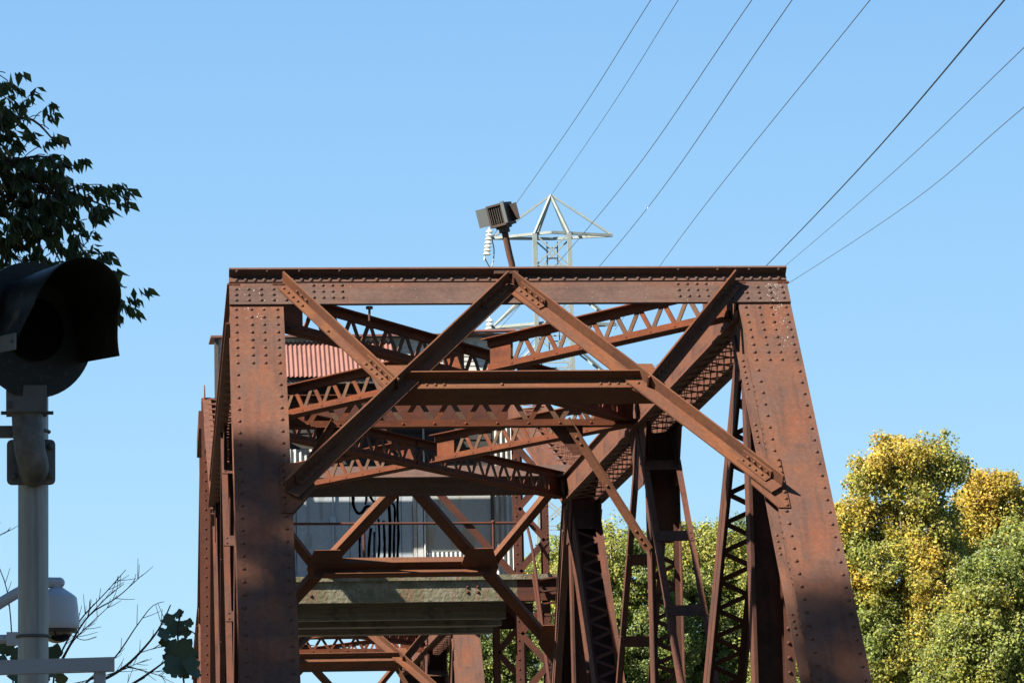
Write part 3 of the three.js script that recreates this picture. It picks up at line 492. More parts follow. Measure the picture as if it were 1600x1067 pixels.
// ---------------------------------------------------------------- floodlight on the portal
{
  const fl = thing('floodlight', 'old square floodlight with side flaps on a leaning pole above the portal strut', 'floodlight');
  const dk = new THREE.MeshStandardMaterial({ map: rustTexture([46, 42, 38], [62, 48, 38], [30, 29, 28], 801), roughness: .7 }), gl = new THREE.MeshPhysicalMaterial({ color: 0x8fa39a, roughness: .1, transmission: .6, thickness: .02 });
  const pale = new THREE.MeshStandardMaterial({ color: 0x565a58, roughness: .6 });
  const zc = -.02, base = B(.03, .085, zc), top = B(-.045, .53, zc + .03);
  add('base_flange', [bbox(-.16, .08, .07, .1, zc - .12, zc + .1), rod(B(-.06, .1, zc), B(-.06, .13, zc), .06)], M.strut, fl);
  add('pole', tube([base, B(.03, .16, zc), B(.0, .3, zc + .01), top], .033, 12, 5), M.strut, fl);
  add('collar', rod(B(-.04, .5, zc + .03), B(-.05, .565, zc + .035), .055), dk, fl);
  const H = new THREE.Group(); H.name = 'lamp_head'; H.position.copy(B(-.075, .68, zc + .03)); H.rotation.set(.12, -.5, .18, 'ZYX'); fl.add(H);
  const hb = (x0, x1, y0, y1, z0, z1) => prism(V(x0, 0, 0), V(x1, 0, 0), Y, y0, y1, Z, z0, z1);
  add('housing', [hb(-.1, .1, -.115, -.09, -.11, .11), hb(-.1, .1, .09, .11, -.11, .11), hb(-.1, -.08, -.09, .09, -.11, .11), hb(.075, .1, -.09, .09, -.11, .11), hb(-.08, .075, -.09, .09, -.11, -.08), hb(-.06, .06, -.14, -.115, -.07, .07)], dk, H);
  add('corner_post', [hb(.07, .105, -.1, .12, .11, .135)], pale, H);
  for (let i = 0; i < 6; i++) add('louvre', hb(-.075 + i * .024, -.067 + i * .024, -.085, .085, .08, .1), dk, H);
  add('lens', [new THREE.CylinderGeometry(.055, .055, .15, 20)], gl, H);
  add('flap', [prism(V(-.1, 0, .1), V(-.205, 0, .13), Y, -.085, .1, V(0, 0, 1), -.004, .004)], pale, H);
  add('flap', [prism(V(.1, 0, -.02), V(.2, 0, .03), Y, -.09, .08, V(0, 0, 1), -.004, .004)], dk, H);
  add('hanging_pipe', [rod(B(-1.42, -.42, .18), B(-1.42, -.29, .18), .012), rod(B(-1.42, -.3, .18), B(-1.42, -.275, .18), .035)], M.strut, bridge);
}

// ---------------------------------------------------------------- flashing signal, dome camera, frame at the left
const atPix = (() => { camera.updateMatrixWorld(); return (u, v, dist) => { const d = V((u - 800) / 5555.5, -(v - 533.5) / 5555.5, -1).applyQuaternion(camera.quaternion); return camera.position.clone().addScaledVector(d, dist); }; })();
{
  const galv = new THREE.MeshStandardMaterial({ roughness: .5, metalness: .55, map: texture(256, (u, v) => { const a = fbm(u, v, 10, 5, 901), s = fbm(u, v, 20, 3, 911, .1); const k = 104 + 50 * a - 24 * sm(.5, .7, s); return [k, k, k * .98]; }), bumpMap: bumpTex, bumpScale: .002 });
  const cast = new THREE.MeshStandardMaterial({ roughness: .6, metalness: .4, map: texture(256, (u, v) => { const a = fbm(u, v, 12, 4, 921); const k = 58 + 44 * a; return [k, k, k]; }), bumpMap: bumpTex, bumpScale: .004 });
  const black = new THREE.MeshPhysicalMaterial({ specularIntensity: .6, roughness: .5, map: texture(256, (u, v) => { const a = fbm(u, v, 6, 5, 931), d = fbm(u, v, 30, 4, 941); const k = 3 + 5 * a + 30 * sm(.62, .8, d); return [k, k, k * .95]; }), side: THREE.DoubleSide });
  const sg = thing('crossing_signal', 'black hooded railway flashing light on a galvanised pole', 'signal');
  const c = atPix(51, 800, 13.3), px = c.x, pz = c.z, r = .0565;
  add('pole', rod(V(px, -.2, pz), V(px, atPix(51, 500, 13.3).y, pz), r, 32), galv, sg);
  const fwd = camera.position.clone().sub(V(px, 0, pz)).setY(0).normalize(), right = V(fwd.z, 0, -fwd.x);
  const at = (x, y, z) => V(px, 0, pz).addScaledVector(right, x).addScaledVector(fwd, z).setY(y);
  const yv = v => atPix(51, v, 13.3).y, sp = 13.3 / 5555.5;
  // bracket plate, elbow and socket in front of the pole
  const pl = (x0, x1, y0, y1, z0, z1) => prism(at(x0, 0, 0), at(x1, 0, 0), Y, y0, y1, fwd, z0, z1);
  const br = part('mounting_bracket', sg);
  { const w = .086, h0 = yv(758), h1 = yv(690), sh = new THREE.Shape(), rad = .018; sh.moveTo(-w + rad, h0); sh.lineTo(w - rad, h0); sh.quadraticCurveTo(w, h0, w, h0 + rad); sh.lineTo(w, h1 - rad); sh.quadraticCurveTo(w, h1, w - rad, h1); sh.lineTo(-w + rad, h1); sh.quadraticCurveTo(-w, h1, -w, h1 - rad); sh.lineTo(-w, h0 + rad); sh.quadraticCurveTo(-w, h0, -w + rad, h0);
    const g = new THREE.ExtrudeGeometry(sh, { depth: .02, bevelEnabled: true, bevelSize: .004, bevelThickness: .004, bevelSegments: 2 }); g.applyMatrix4(new THREE.Matrix4().makeBasis(right, Y, fwd).setPosition(at(-.008, 0, r - .005))); add('clamp_plate', g, cast, br); }
  add('bolts', [[-.07, 747], [.062, 747], [.062, 700]].map(b => new THREE.SphereGeometry(.012, 10, 8).translate(...at(b[0], yv(b[1]), r + .025).toArray())), cast, br);
  add('elbow', tube([at(-.0, yv(742), r + .0), at(-.0, yv(732), r + .05), at(-.012, yv(708), r + .075), at(-.022, yv(660), r + .08), at(-.022, yv(640), r + .08)], .058, 20, 6), cast, br);
  add('socket', [pl(-.1, .05, yv(652), yv(610), r + .01, r + .15), rod(at(-.085, yv(641), r + .14), at(-.085, yv(641), r + .175), .012), rod(at(-.12, yv(645), r), at(.075, yv(645), r), .007)], cast, br);
  add('pipe_clamp', [new THREE.TorusGeometry(r + .004, .006, 8, 24).rotateX(Math.PI / 2).translate(px, yv(672), pz), new THREE.TorusGeometry(r + .004, .006, 8, 24).rotateX(Math.PI / 2).translate(px, yv(997), pz)], cast, br);
  add('cross_arm', [pl(-.6, -.03, yv(681), yv(663), -.02, .02)], cast, br);
  // lamp unit: backing disc and long visor, aimed to the right of the camera
  const hd = part('lamp_unit', sg); hd.position.copy(at(.0, yv(521), r + .13));
  const aim = new THREE.Vector3().addScaledVector(fwd, .86).addScaledVector(right, .49).addScaledVector(Y, -.03).normalize();
  hd.quaternion.setFromRotationMatrix(new THREE.Matrix4().lookAt(aim, V(0, 0, 0), Y));
  add('backing_disc', new THREE.CylinderGeometry(.255, .255, .012, 56).rotateX(Math.PI / 2), black, hd);
  add('housing', new THREE.CylinderGeometry(.17, .13, .14, 32).rotateX(Math.PI / 2).translate(0, 0, -.08), black, hd);
  const lens = add('lens', new THREE.SphereGeometry(.14, 32, 12, 0, Math.PI * 2, 0, 1.0).rotateX(Math.PI / 2).scale(1, 1, .3).translate(0, 0, .0), new THREE.MeshPhysicalMaterial({ color: 0x0a0304, roughness: .9, specularIntensity: .15 }), hd);
  { // visor: an arch with straight flaring legs, longer at the top, 4 mm thick
    const prof = []; for (let i = 0; i <= 6; i++) prof.push([-.218 + .043 * i / 6, -.115 + .15 * i / 6]); for (let i = 1; i < 28; i++) { const a = Math.PI * (1 - i / 28); prof.push([Math.cos(a) * .175, .035 + Math.sin(a) * .175]); } for (let i = 0; i <= 6; i++) prof.push([.175 + .043 * i / 6, .035 - .15 * i / 6]);
    const n = prof.length - 1, m = 12, pos = [], idx = [], uv = [];
    for (let k = 0; k <= 1; k++) for (let i = 0; i <= n; i++) for (let j = 0; j <= m; j++) { const [x, y] = prof[i], t = j / m, len = .25 + .13 * sm(-.12, .2, y), f = (.94 + .08 * t) * (1 - k * .022); pos.push(x * f, y * f + .01 * t, .004 + t * len); uv.push(i / n, t); }
    const w = m + 1, off = (n + 1) * w; for (let k = 0; k < 2; k++) for (let i = 0; i < n; i++) for (let j = 0; j < m; j++) { const a = k * off + i * w + j; k ? idx.push(a, a + w, a + 1, a + 1, a + w, a + w + 1) : idx.push(a, a + 1, a + w, a + 1, a + w + 1, a + w); }
    for (let i = 0; i < n; i++) { const a = i * w + m, b = a + w; idx.push(a, a + off, b, b, a + off, b + off); }
    const g = new THREE.BufferGeometry(); g.setAttribute('position', new THREE.Float32BufferAttribute(pos, 3)); g.setAttribute('uv', new THREE.Float32BufferAttribute(uv, 2)); g.setIndex(idx); g.computeVertexNormals(); add('visor', g, black, hd);
    const lp = prism(V(-.208, -.085, .01), V(-.226, -.09, .27), X, -.004, .004, Y, -.03, .03); add('visor_strip', [lp, new THREE.SphereGeometry(.007, 8, 6).translate(-.23, -.088, .25)], cast, hd);
  }

  // dome camera behind the pole
  const cm = thing('dome_camera', 'pale grey dome security camera on a bracket behind the signal pole', 'camera');
  const white = new THREE.MeshStandardMaterial({ color: 0x9ea2a8, roughness: .45 });
  const o = atPix(88, 945, 13.62), q = 13.62 / 5555.5, yo = v => atPix(88, v, 13.62).y;
  add('housing', new THREE.LatheGeometry([[0, 918], [10, 918], [14, 921], [27, 930], [31, 934], [33, 950], [34.5, 972], [34.5, 982], [30, 985]].map(p => new THREE.Vector2(p[0] * q, yo(p[1]) - o.y)).reverse(), 40).translate(o.x, o.y, o.z), white, cm);
  add('trim_ring', new THREE.CylinderGeometry(33 * q, 30 * q, 8 * q, 40).translate(o.x, yo(985), o.z), new THREE.MeshStandardMaterial({ color: 0x2a2b2e, roughness: .5 }), cm);
  add('dome', new THREE.SphereGeometry(25 * q, 32, 16, 0, Math.PI * 2, Math.PI / 2, Math.PI / 2).scale(1, .82, 1).translate(o.x, yo(985), o.z), new THREE.MeshPhysicalMaterial({ color: 0x1a1416, roughness: .06, clearcoat: 1 }), cm);
  add('neck', rod(V(o.x, yo(926), o.z), V(o.x, yo(908), o.z), 7.5 * q, 20), white, cm);
  const aa = (x, v) => o.clone().addScaledVector(right, x * q).setY(yo(v));
  add('arm', tube([aa(4, 910), aa(-30, 911), aa(-62, 926), aa(-110, 955), aa(-150, 975)], 8.5 * q, 16, 6), white, cm);
  add('arm_end', new THREE.SphereGeometry(8.5 * q, 14, 10).translate(...aa(4, 910).toArray()), white, cm);
  add('mount_pipe', [rod(aa(-230, 999), aa(-30, 998), 7 * q, 14), rod(aa(-150, 1005), aa(-150, 960), 9 * q, 14), prism(aa(-78, 998), aa(-60, 998), Y, -.024, .024, fwd, -.03, .03)], white, cm);

  // square-tube bar on a post at the bottom left
  const fr = thing('tube_frame', 'grey square-tube crossbar on a round post at the bottom left', 'frame');
  const bp = atPix(178, 1038, 12.6), bq = atPix(-60, 1045, 12.6);
  const gp = new THREE.MeshStandardMaterial({ color: 0x7c8088, roughness: .55, bumpMap: bumpTex, bumpScale: .001 });
  const ax2 = bq.clone().sub(bp).normalize();
  add('crossbar', prism(bp, bq.clone().addScaledVector(ax2, .6), Y, -.025, .025, fwd, -.025, .025), gp, fr);
  const st = atPix(155, 1050, 12.6); add('post', rod(V(st.x, -.2, st.z), V(st.x, st.y, st.z), .0215, 20), gp, fr);
}

// ---------------------------------------------------------------- transmission tower and power lines
{
  const ga = new THREE.MeshStandardMaterial({ roughness: .6, metalness: .1, map: texture(256, (u, v) => { const a = fbm(u, v, 6, 5, 1001), s = fbm(u, v, 40, 3, 1011); return mix([114, 124, 120], [134, 140, 134], a).map((q, i) => q - [8, 22, 34][i] * sm(.52, .75, s)); }) });
  const D = 170, tw = thing('transmission_tower', 'pale galvanised lattice transmission tower standing far behind the bridge', 'transmission tower');
  const top = atPix(861, 305, D), cx = top.x, cz = top.z, q = D / 5555.5, yy = v => atPix(861, v, D).y;
  const fw = camera.position.clone().sub(top).setY(0).normalize(), rt = V(fw.z, 0, -fw.x);
  const T = (x, y, z) => V(cx, 0, cz).addScaledVector(rt, x).addScaledVector(fw, z).setY(y);
  const L = (a, b, w) => { const d = b.clone().sub(a).normalize(), u = new THREE.Vector3().crossVectors(d, Math.abs(d.y) > .9 ? X : Y).normalize(), n = new THREE.Vector3().crossVectors(d, u); return prism(a, b, u, -w / 2, w / 2, n, -w / 2, w / 2); };
  const hw = .82, ya = yy(372);
  for (const sx of [-1, 1]) for (const sz of [-1, 1]) { add('leg', [L(T(sx * 1.9, -.3, sz * 1.9), T(sx * .86, yy(800), sz * .86), .22), L(T(sx * .86, yy(800), sz * .86), T(sx * hw, ya, sz * hw), .2)], ga, tw); add('peak_member', L(T(sx * hw, ya, sz * hw), T(0, yy(305), 0), .12), ga, tw); }
  for (const sz of [-1, 1]) for (let k = 0, y = ya; k < 12; k++) { const h = 1.55, w0 = hw + (ya - y) * .004, y1 = y - h, w1 = hw + (ya - y1) * .004; add('cross_brace', L(T(-w0, y, sz * w0), T(w1, y1, sz * w1), .07), ga, tw); add('cross_brace', L(T(w0, y, sz * w0), T(-w1, y1, sz * w1), .07), ga, tw); add('horizontal', L(T(-w1, y1, sz * w1), T(w1, y1, sz * w1), .06), ga, tw); y = y1; }
  for (const sx of [-1, 1]) for (let k = 0, y = ya; k < 12; k++) { const y1 = y - 1.55, w = hw + (ya - y) * .004; add('cross_brace', L(T(sx * w, y, -w), T(sx * w, y1, w), .07), ga, tw); y = y1; }
  const ins = new THREE.MeshStandardMaterial({ color: 0xb4b2a8, roughness: .35 });
  for (const [v, up, xr] of [[372, 58, 2.88], [515, 62, 2.95], [610, 62, 3.0]]) {
    const y = yy(v);
    for (const s of [-1, 1]) {
      const tip = T(s * xr, y, 0), ar = part('cross_arm', tw);
      for (const sz of [-1, 1]) add('bottom_member', L(T(0, y + .06 * 1, sz * hw), tip, .13), ga, ar);
      for (const sz of [-1, 1]) add('top_member', L(v === 372 ? T(0, yy(305), 0) : T(s * hw, y + up * q, sz * hw), tip.clone().addScaledVector(fw, sz * .03), .09), ga, ar);
    }
    const iz = part('insulator', tw), ip = T(-xr, y, 0), disc = [];
    for (let k = 0; k < 7; k++) disc.push(new THREE.CylinderGeometry(.1, .19, .13, 14).translate(ip.x - .1 - k * .035, ip.y + .35 - k * .2, ip.z + .1 * k));
    disc.push(rod(V(ip.x - .1, ip.y + .5, ip.z), V(ip.x - .45, ip.y - 1.2, ip.z + .7), .03, 6)); add('disc_string', disc, ins, iz);
    add('jumper', tube([ip.clone().add(V(-.4, -1.1, .6)), ip.clone().add(V(-.1, -1.5, .3)), ip.clone().add(V(.1, -.6, 0)), ip], .03, 6), ga, iz);
  }
  // a cage of rungs inside the body
  add('ladder', [[-.1, 390], [-.1, 403], [-.1, 800]].slice(0, 0).concat([0, 1, 2, 3, 4, 5, 6, 7, 8, 9]).map((k) => L(T(-.25, ya - .6 - k * .5, .3), T(.25, ya - .6 - k * .5, .3), .05)).concat([L(T(-.25, ya - .3, .3), T(-.25, ya - 6, .3), .05), L(T(.25, ya - .3, .3), T(.25, ya - 6, .3), .05)]), new THREE.MeshStandardMaterial({ color: 0x3a4448, roughness: .7 }), tw);
  const wm = new THREE.MeshStandardMaterial({ color: 0x43464b, roughness: .6 }), wd = new THREE.MeshStandardMaterial({ color: 0x1c1d20, roughness: .7 });
  // each line: pixel and distance at the far end, a middle point and the near end past the frame
  const lines = [
    [[768, 372, 170], [905, 177, 115], [1017, 0, 85], wm, .016, 'thin power line rising from the upper left arm of the tower'],
    [[861, 305, 170], [965, 152, 115], [1060, 0, 85], wm, .014, 'thin ground wire rising from the peak of the tower'],
    [[775, 520, 170], [981, 280, 110], [1175, 0, 78], wm, .016, 'thin power line passing just right of the tower peak'],
    [[764, 610, 170], [1000, 340, 112], [1238, 0, 72], wm, .016, 'power line crossing the sky, fourth from the left along the top edge'],
    [[961, 515, 170], [1090, 336, 112], [1360, 0, 72], wm, .015, 'power line crossing the sky, fifth from the left along the top edge'],
    [[1010, 600, 480], [1350, 256, 80], [1570, 0, 52], wd, .021, 'thickest dark cable crossing the sky at the upper right'],
    [[1015, 590, 450], [1400, 266, 100], [1600, 75, 72], wm, .014, 'thin power line meeting the right edge near the top corner'],
    [[963, 610, 170], [1400, 333, 100], [1600, 168, 72], wm, .013, 'lowest thin power line meeting the right edge of the sky'],
  ];
  for (const [a, b, c, m, r, label] of lines) {
    const A = atPix(...a), Bp = atPix(...b), C = atPix(...c), E = C.clone().addScaledVector(C.clone().sub(Bp), 1.5);
    tagged('power_line', tube([A, Bp, C, E], r * .72, 6, 24), m, label, 'power line', 'power lines');
  }
}

// ---------------------------------------------------------------- trees
const leafMat = new THREE.MeshPhysicalMaterial({ vertexColors: true, roughness: .95, specularIntensity: .35, transmission: .5, thickness: 0, side: THREE.DoubleSide });
const barkMat = new THREE.MeshStandardMaterial({ roughness: 1, map: texture(256, (u, v) => { const a = fbm(u, v, 8, 5, 1101, .3), b = fbm(u, v, 40, 3, 1111, .3); return mix([78, 70, 60], [140, 132, 120], a * .6 + b * .5); }), bumpMap: bumpTex, bumpScale: .01 });
const darkBark = new THREE.MeshStandardMaterial({ roughness: 1, color: 0x3a3029 });
class Leaves {
  constructor() { this.p = []; this.n = []; this.c = []; this.i = []; }
  // folded diamond leaf at p, pointing along d, face normal n
  leaf(p, d, n, len, wid, col) {
    const s = new THREE.Vector3().crossVectors(d, n).normalize(), o = this.p.length / 3, f = len * .12;
    const q = [[0, 0, 0], [.45, -.5, 1], [1, 0, -.3], [.45, .5, 1]];
    for (const [a, b, h] of q) { this.p.push(p.x + d.x * a * len + s.x * b * wid + n.x * h * f, p.y + d.y * a * len + s.y * b * wid + n.y * h * f, p.z + d.z * a * len + s.z * b * wid + n.z * h * f); this.n.push(n.x + s.x * b * .5, n.y + s.y * b * .5, n.z + s.z * b * .5); this.c.push(col[0], col[1], col[2]); }
    this.i.push(o, o + 2, o + 1, o, o + 3, o + 2);
  }
  build() { const g = new THREE.BufferGeometry(); g.setAttribute('position', new THREE.Float32BufferAttribute(this.p, 3)); g.setAttribute('normal', new THREE.Float32BufferAttribute(this.n, 3)); g.setAttribute('color', new THREE.Float32BufferAttribute(this.c, 3)); g.setIndex(this.i); return g; }
}
const rv = () => { const z = rr(-1, 1), a = rr(0, Math.PI * 2), r = Math.sqrt(1 - z * z); return V(r * Math.cos(a), r * Math.sin(a), z); };
// lobes: [centre, radius, tone(0 green..1 yellow)]; clumps sit in a thick shell of each lobe
function tree(name, label, group, base, lobes, o) {
  const { clump = .25, per = 76, dens = 1.3, leaf = .07, tones, trunkR = .28, bark = barkMat, hollow = .6, gaps = .2 } = o;
  const t = thing(name, label, 'tree', group), L = new Leaves(), wood = [], d = V(), n = V();
  const cen = lobes.reduce((a, l) => a.add(l[0]), V()).multiplyScalar(1 / lobes.length);
  const topY = Math.max(...lobes.map(l => l[0].y)), fork = V(base.x + (cen.x - base.x) * .5, base.y + (topY - base.y) * .45, base.z + (cen.z - base.z) * .5);
  wood.push(tube([base, base.clone().lerp(fork, .5).add(V(rr(-.2, .2), 0, rr(-.2, .2))), fork], [trunkR, trunkR * .4], 10, 4));
  for (const [c, r, tone, k = 1] of lobes) {
    const m = fork.clone().lerp(c, .5).add(V(rr(-.3, .3), rr(-.1, .5), rr(-.3, .3)));
    wood.push(tube([fork.clone().add(V(0, -.3, 0)), m, c.clone().add(V(0, r * .3, 0))], [trunkR * .26, .025], 7, 4));
    const N = Math.round(8.8 * r * r / (clump * clump) * dens * k) + 4;
    for (let i = 0; i < N; i++) {
      const u = rv(), q = r * (hollow + (1 - hollow) * Math.sqrt(rnd())) * (.68 + .6 * vnoise(u.x * 4.2 + c.x * 7 + 50, u.y * 4.2 + u.z * 5 + c.y + 50, 4096, 77)) * (rnd() < .1 ? rr(1.05, 1.3) : 1), cc = c.clone().addScaledVector(u, q);
      if (gaps && vnoise(cc.x * 1.5 + 40, cc.y * 1.5 + cc.z * .9 + 40, 4096, 57) < gaps) continue;
      if (rnd() < .3) wood.push(tube([c.clone().addScaledVector(u, q * .35), c.clone().addScaledVector(u, q * .7).add(V(0, .05, 0)), cc], [.02, .006], 4, 2));
      const ct = tone - .12 + (vnoise(cc.x * 1.3 + 99, cc.y * 1.3 + cc.z * .7 + 99, 4096, 31) - .5) * 1.0 + rr(-.12, .12), cr = clump * rr(.45, 1.25), lean = rv().multiplyScalar(.25);
      for (let j = 0; j < per; j++) {
        const w = rv(), p = cc.clone().addScaledVector(w, cr * Math.cbrt(rr(.1, 1))); p.y *= 1;
        n.copy(rv()).multiplyScalar(.75).addScaledVector(w, .7).add(V(0, .4, 0)).add(lean).normalize(); d.copy(rv()); d.addScaledVector(n, -d.dot(n)).add(V(0, -.25, 0)).normalize();
        const x = Math.max(0, Math.min(1, ct + rr(-.38, .38))), br = rr(.75, 1.2), col = x < .5 ? mix(tones[0], tones[1], x * 2) : mix(tones[1], tones[2], x * 2 - 1), s = leaf * rr(.55, 1.3);
        L.leaf(p, d, n, s, s * .85, [col[0] * br, col[1] * br, col[2] * br]);
      }
    }
  }
  add('trunk', wood.map(g => g), bark, t); add('crown', L.build(), leafMat, t); return t;
}
const G3 = [[.18, .225, .045], [.31, .31, .05], [.5, .34, .035]];
const GG = [[.15, .2, .045], [.26, .29, .055], [.42, .36, .055]], DG = [[.03, .045, .015], [.04, .055, .018], [.055, .06, .02]];
const lob = (u, v, dist, rp, tone, k) => [atPix(u, v, dist), rp * dist / 5555.5, tone, k];
const foot = (u, dist) => { const p = atPix(u, 900, dist); return V(p.x, -.3, p.z); };
{
  const g = 'trees on the bank to the right of the bridge';
  tree('poplar_tree', 'tall poplar with golden yellow crown at the right, highest of the trees', g, foot(1440, 82), [lob(1362, 738, 82, 28, .95, 1.3), lob(1400, 722, 82, 40, .95, 1.2), lob(1450, 718, 82, 38, .7, 1.2), lob(1488, 735, 82, 24, .5, 1.3), lob(1428, 770, 82, 44, .85, 1.2), lob(1345, 760, 82.3, 16, .95, 1.3), lob(1338, 806, 82, 30, 1.0, 1.2), lob(1318, 826, 82, 36, 1.0, 1.2), lob(1385, 825, 82.4, 42, .85, 1.1), lob(1450, 822, 82, 46, .65, 1.1), lob(1330, 870, 82, 44, .7), lob(1380, 890, 81.4, 46, .8), lob(1430, 885, 81.6, 44, .75), lob(1470, 880, 82, 40, .6), lob(1320, 940, 82, 68, .45), lob(1395, 960, 81.6, 70, .45), lob(1465, 950, 82, 66, .5), lob(1500, 900, 82.5, 48, .6), lob(1360, 900, 82.6, 60, .6), lob(1415, 1000, 81.2, 60, .35), lob(1440, 920, 81.3, 50, .6), lob(1340, 1030, 82, 78, .35), lob(1430, 1040, 81.6, 80, .4), lob(1380, 1110, 82, 80, .3, .7), lob(1470, 1110, 82, 80, .3, .7), lob(1420, 1210, 82, 120, .3, .4)], { tones: G3 });
  tree('poplar_tree', 'olive yellow poplar at the right edge behind the greener tree', g, foot(1570, 86), [lob(1540, 775, 86, 38, .85, 1.6), lob(1568, 780, 86, 36, .7, 1.6), lob(1525, 825, 86, 44, .75, 1.5), lob(1585, 835, 86, 48, .8, 1.4), lob(1492, 850, 86, 42, .7, 1.2), lob(1515, 895, 85.6, 58, .65, 1.2), lob(1560, 890, 86, 60, .6), lob(1620, 850, 86, 60, .6), lob(1540, 940, 86, 60, .55), lob(1590, 970, 86, 90, .4), lob(1660, 1000, 86, 110, .35)], { tones: G3 });
  tree('poplar_tree', 'rounded green tree in front of the yellow poplar at the right edge', g, foot(1560, 74), [lob(1560, 925, 74, 60, .42), lob(1610, 890, 74, 65, .45), lob(1510, 985, 74, 50, .6), lob(1590, 990, 74, 70, .35), lob(1540, 1020, 73.6, 50, .45), lob(1500, 1060, 74, 60, .5), lob(1570, 1080, 74, 80, .4), lob(1480, 1140, 74, 80, .4, .6), lob(1600, 1180, 74, 120, .35, .5)], { tones: G3 });
  tree('bank_tree', 'green leafy tree seen between the right-hand truss members', g, foot(960, 96), [lob(955, 865, 96, 50, .55), lob(900, 915, 96, 55, .45), lob(1000, 890, 96, 50, .6), lob(930, 990, 96, 90, .2), lob(870, 900, 97, 55, .3), lob(1010, 1010, 96, 95, .3), lob(940, 1100, 96, 100, .2)], { tones: GG });
  tree('bank_tree', 'yellowish green tree left of the right end post', g, foot(1120, 98), [lob(1075, 880, 98, 62, .5), lob(1135, 880, 98, 62, .55), lob(1190, 890, 98, 70, .6), lob(1100, 970, 98, 95, .4), lob(1200, 990, 98, 100, .55), lob(1060, 1080, 98, 100, .4), lob(1170, 1100, 98, 110, .4)], { tones: GG });
  tree('bank_tree', 'green tree just behind the right end post', g, foot(1270, 92), [lob(1270, 850, 92, 70, .6), lob(1245, 940, 92, 80, .4), lob(1310, 960, 92, 80, .5), lob(1280, 1060, 92, 100, .4)], { tones: GG });
  tree('bank_tree', 'low dark green tree seen under the cabin platform', g, foot(760, 100), [lob(770, 1010, 100, 60, .2), lob(820, 960, 100, 62, .2), lob(720, 1040, 100, 55, .2), lob(790, 1090, 100, 90, .2)], { tones: GG });
}
{
  // tall tree beyond the left edge whose crown shades the end posts
  const at = (x, y, z, t) => B(x, y, z).addScaledVector(SUN, t);
  tree('cottonwood_tree', 'tall cottonwood left of the bridge, out of frame, throwing shade on the end posts', undefined, V(-26, -.3, 15), [[at(-2.55, -2.25, 1.9, 32), .62, .3, 0.99], [at(-2.3, -2.9, 2.5, 33), .6, .3, 0.81], [at(-2.7, -3.75, 3.2, 32), .95, .3, 0.93], [at(-2.4, -4.6, 4.0, 31), .9, .3, 0.93], [at(-2.6, -6.2, 5.2, 32), 1.7, .3, 0.74], [at(2.75, -3.75, 3.2, 39), .6, .3, 0.81], [at(2.3, -4.3, 3.7, 38), .5, .3, 0.81], [at(2.7, -4.9, 4.2, 39), .75, .3, 0.93], [at(2.4, -5.7, 4.8, 39), .95, .3, 0.87], [at(2.6, -7.4, 6.3, 39), 1.6, .3, 0.74]], { tones: GG, leaf: .13, clump: .38, per: 30, trunkR: .5, hollow: .1, gaps: 0 });
}
// unseen trees added around the camera and left bank to close the low sky
[[-26, 62, 15], [-14, 70, 17], [-2, 74, 16], [9, 68, 18], [20, 62, 16], [30, 50, 15], [36, 34, 16], [-34, 46, 17], [-38, -12, 15]].forEach(([x, z, h], i) => {
  const L = []; for (let k = 0; k < 7; k++) L.push([V(x + rr(-4, 4), h * (.3 + .1 * k), z + rr(-3, 3)), rr(3, 4), .35, .5]);
  tree('bank_tree', ['bushy', 'tall', 'broad', 'tallest', 'leaning', 'low', 'rounded', 'spreading', 'far bank'][i] + ' added out-of-frame tree ' + ['left behind the crossing', 'behind the crossing, left of the track', 'behind the crossing, at the track', 'behind the crossing, right of the track', 'right behind the crossing', 'at the right of the crossing', 'on the near bank to the right', 'on the near bank to the left', 'at the left end of the river'][i], undefined, V(x, -.3, z), L, { tones: DG, leaf: .56, clump: 1.1, per: 26, trunkR: .3, hollow: .3, gaps: 0 });
});
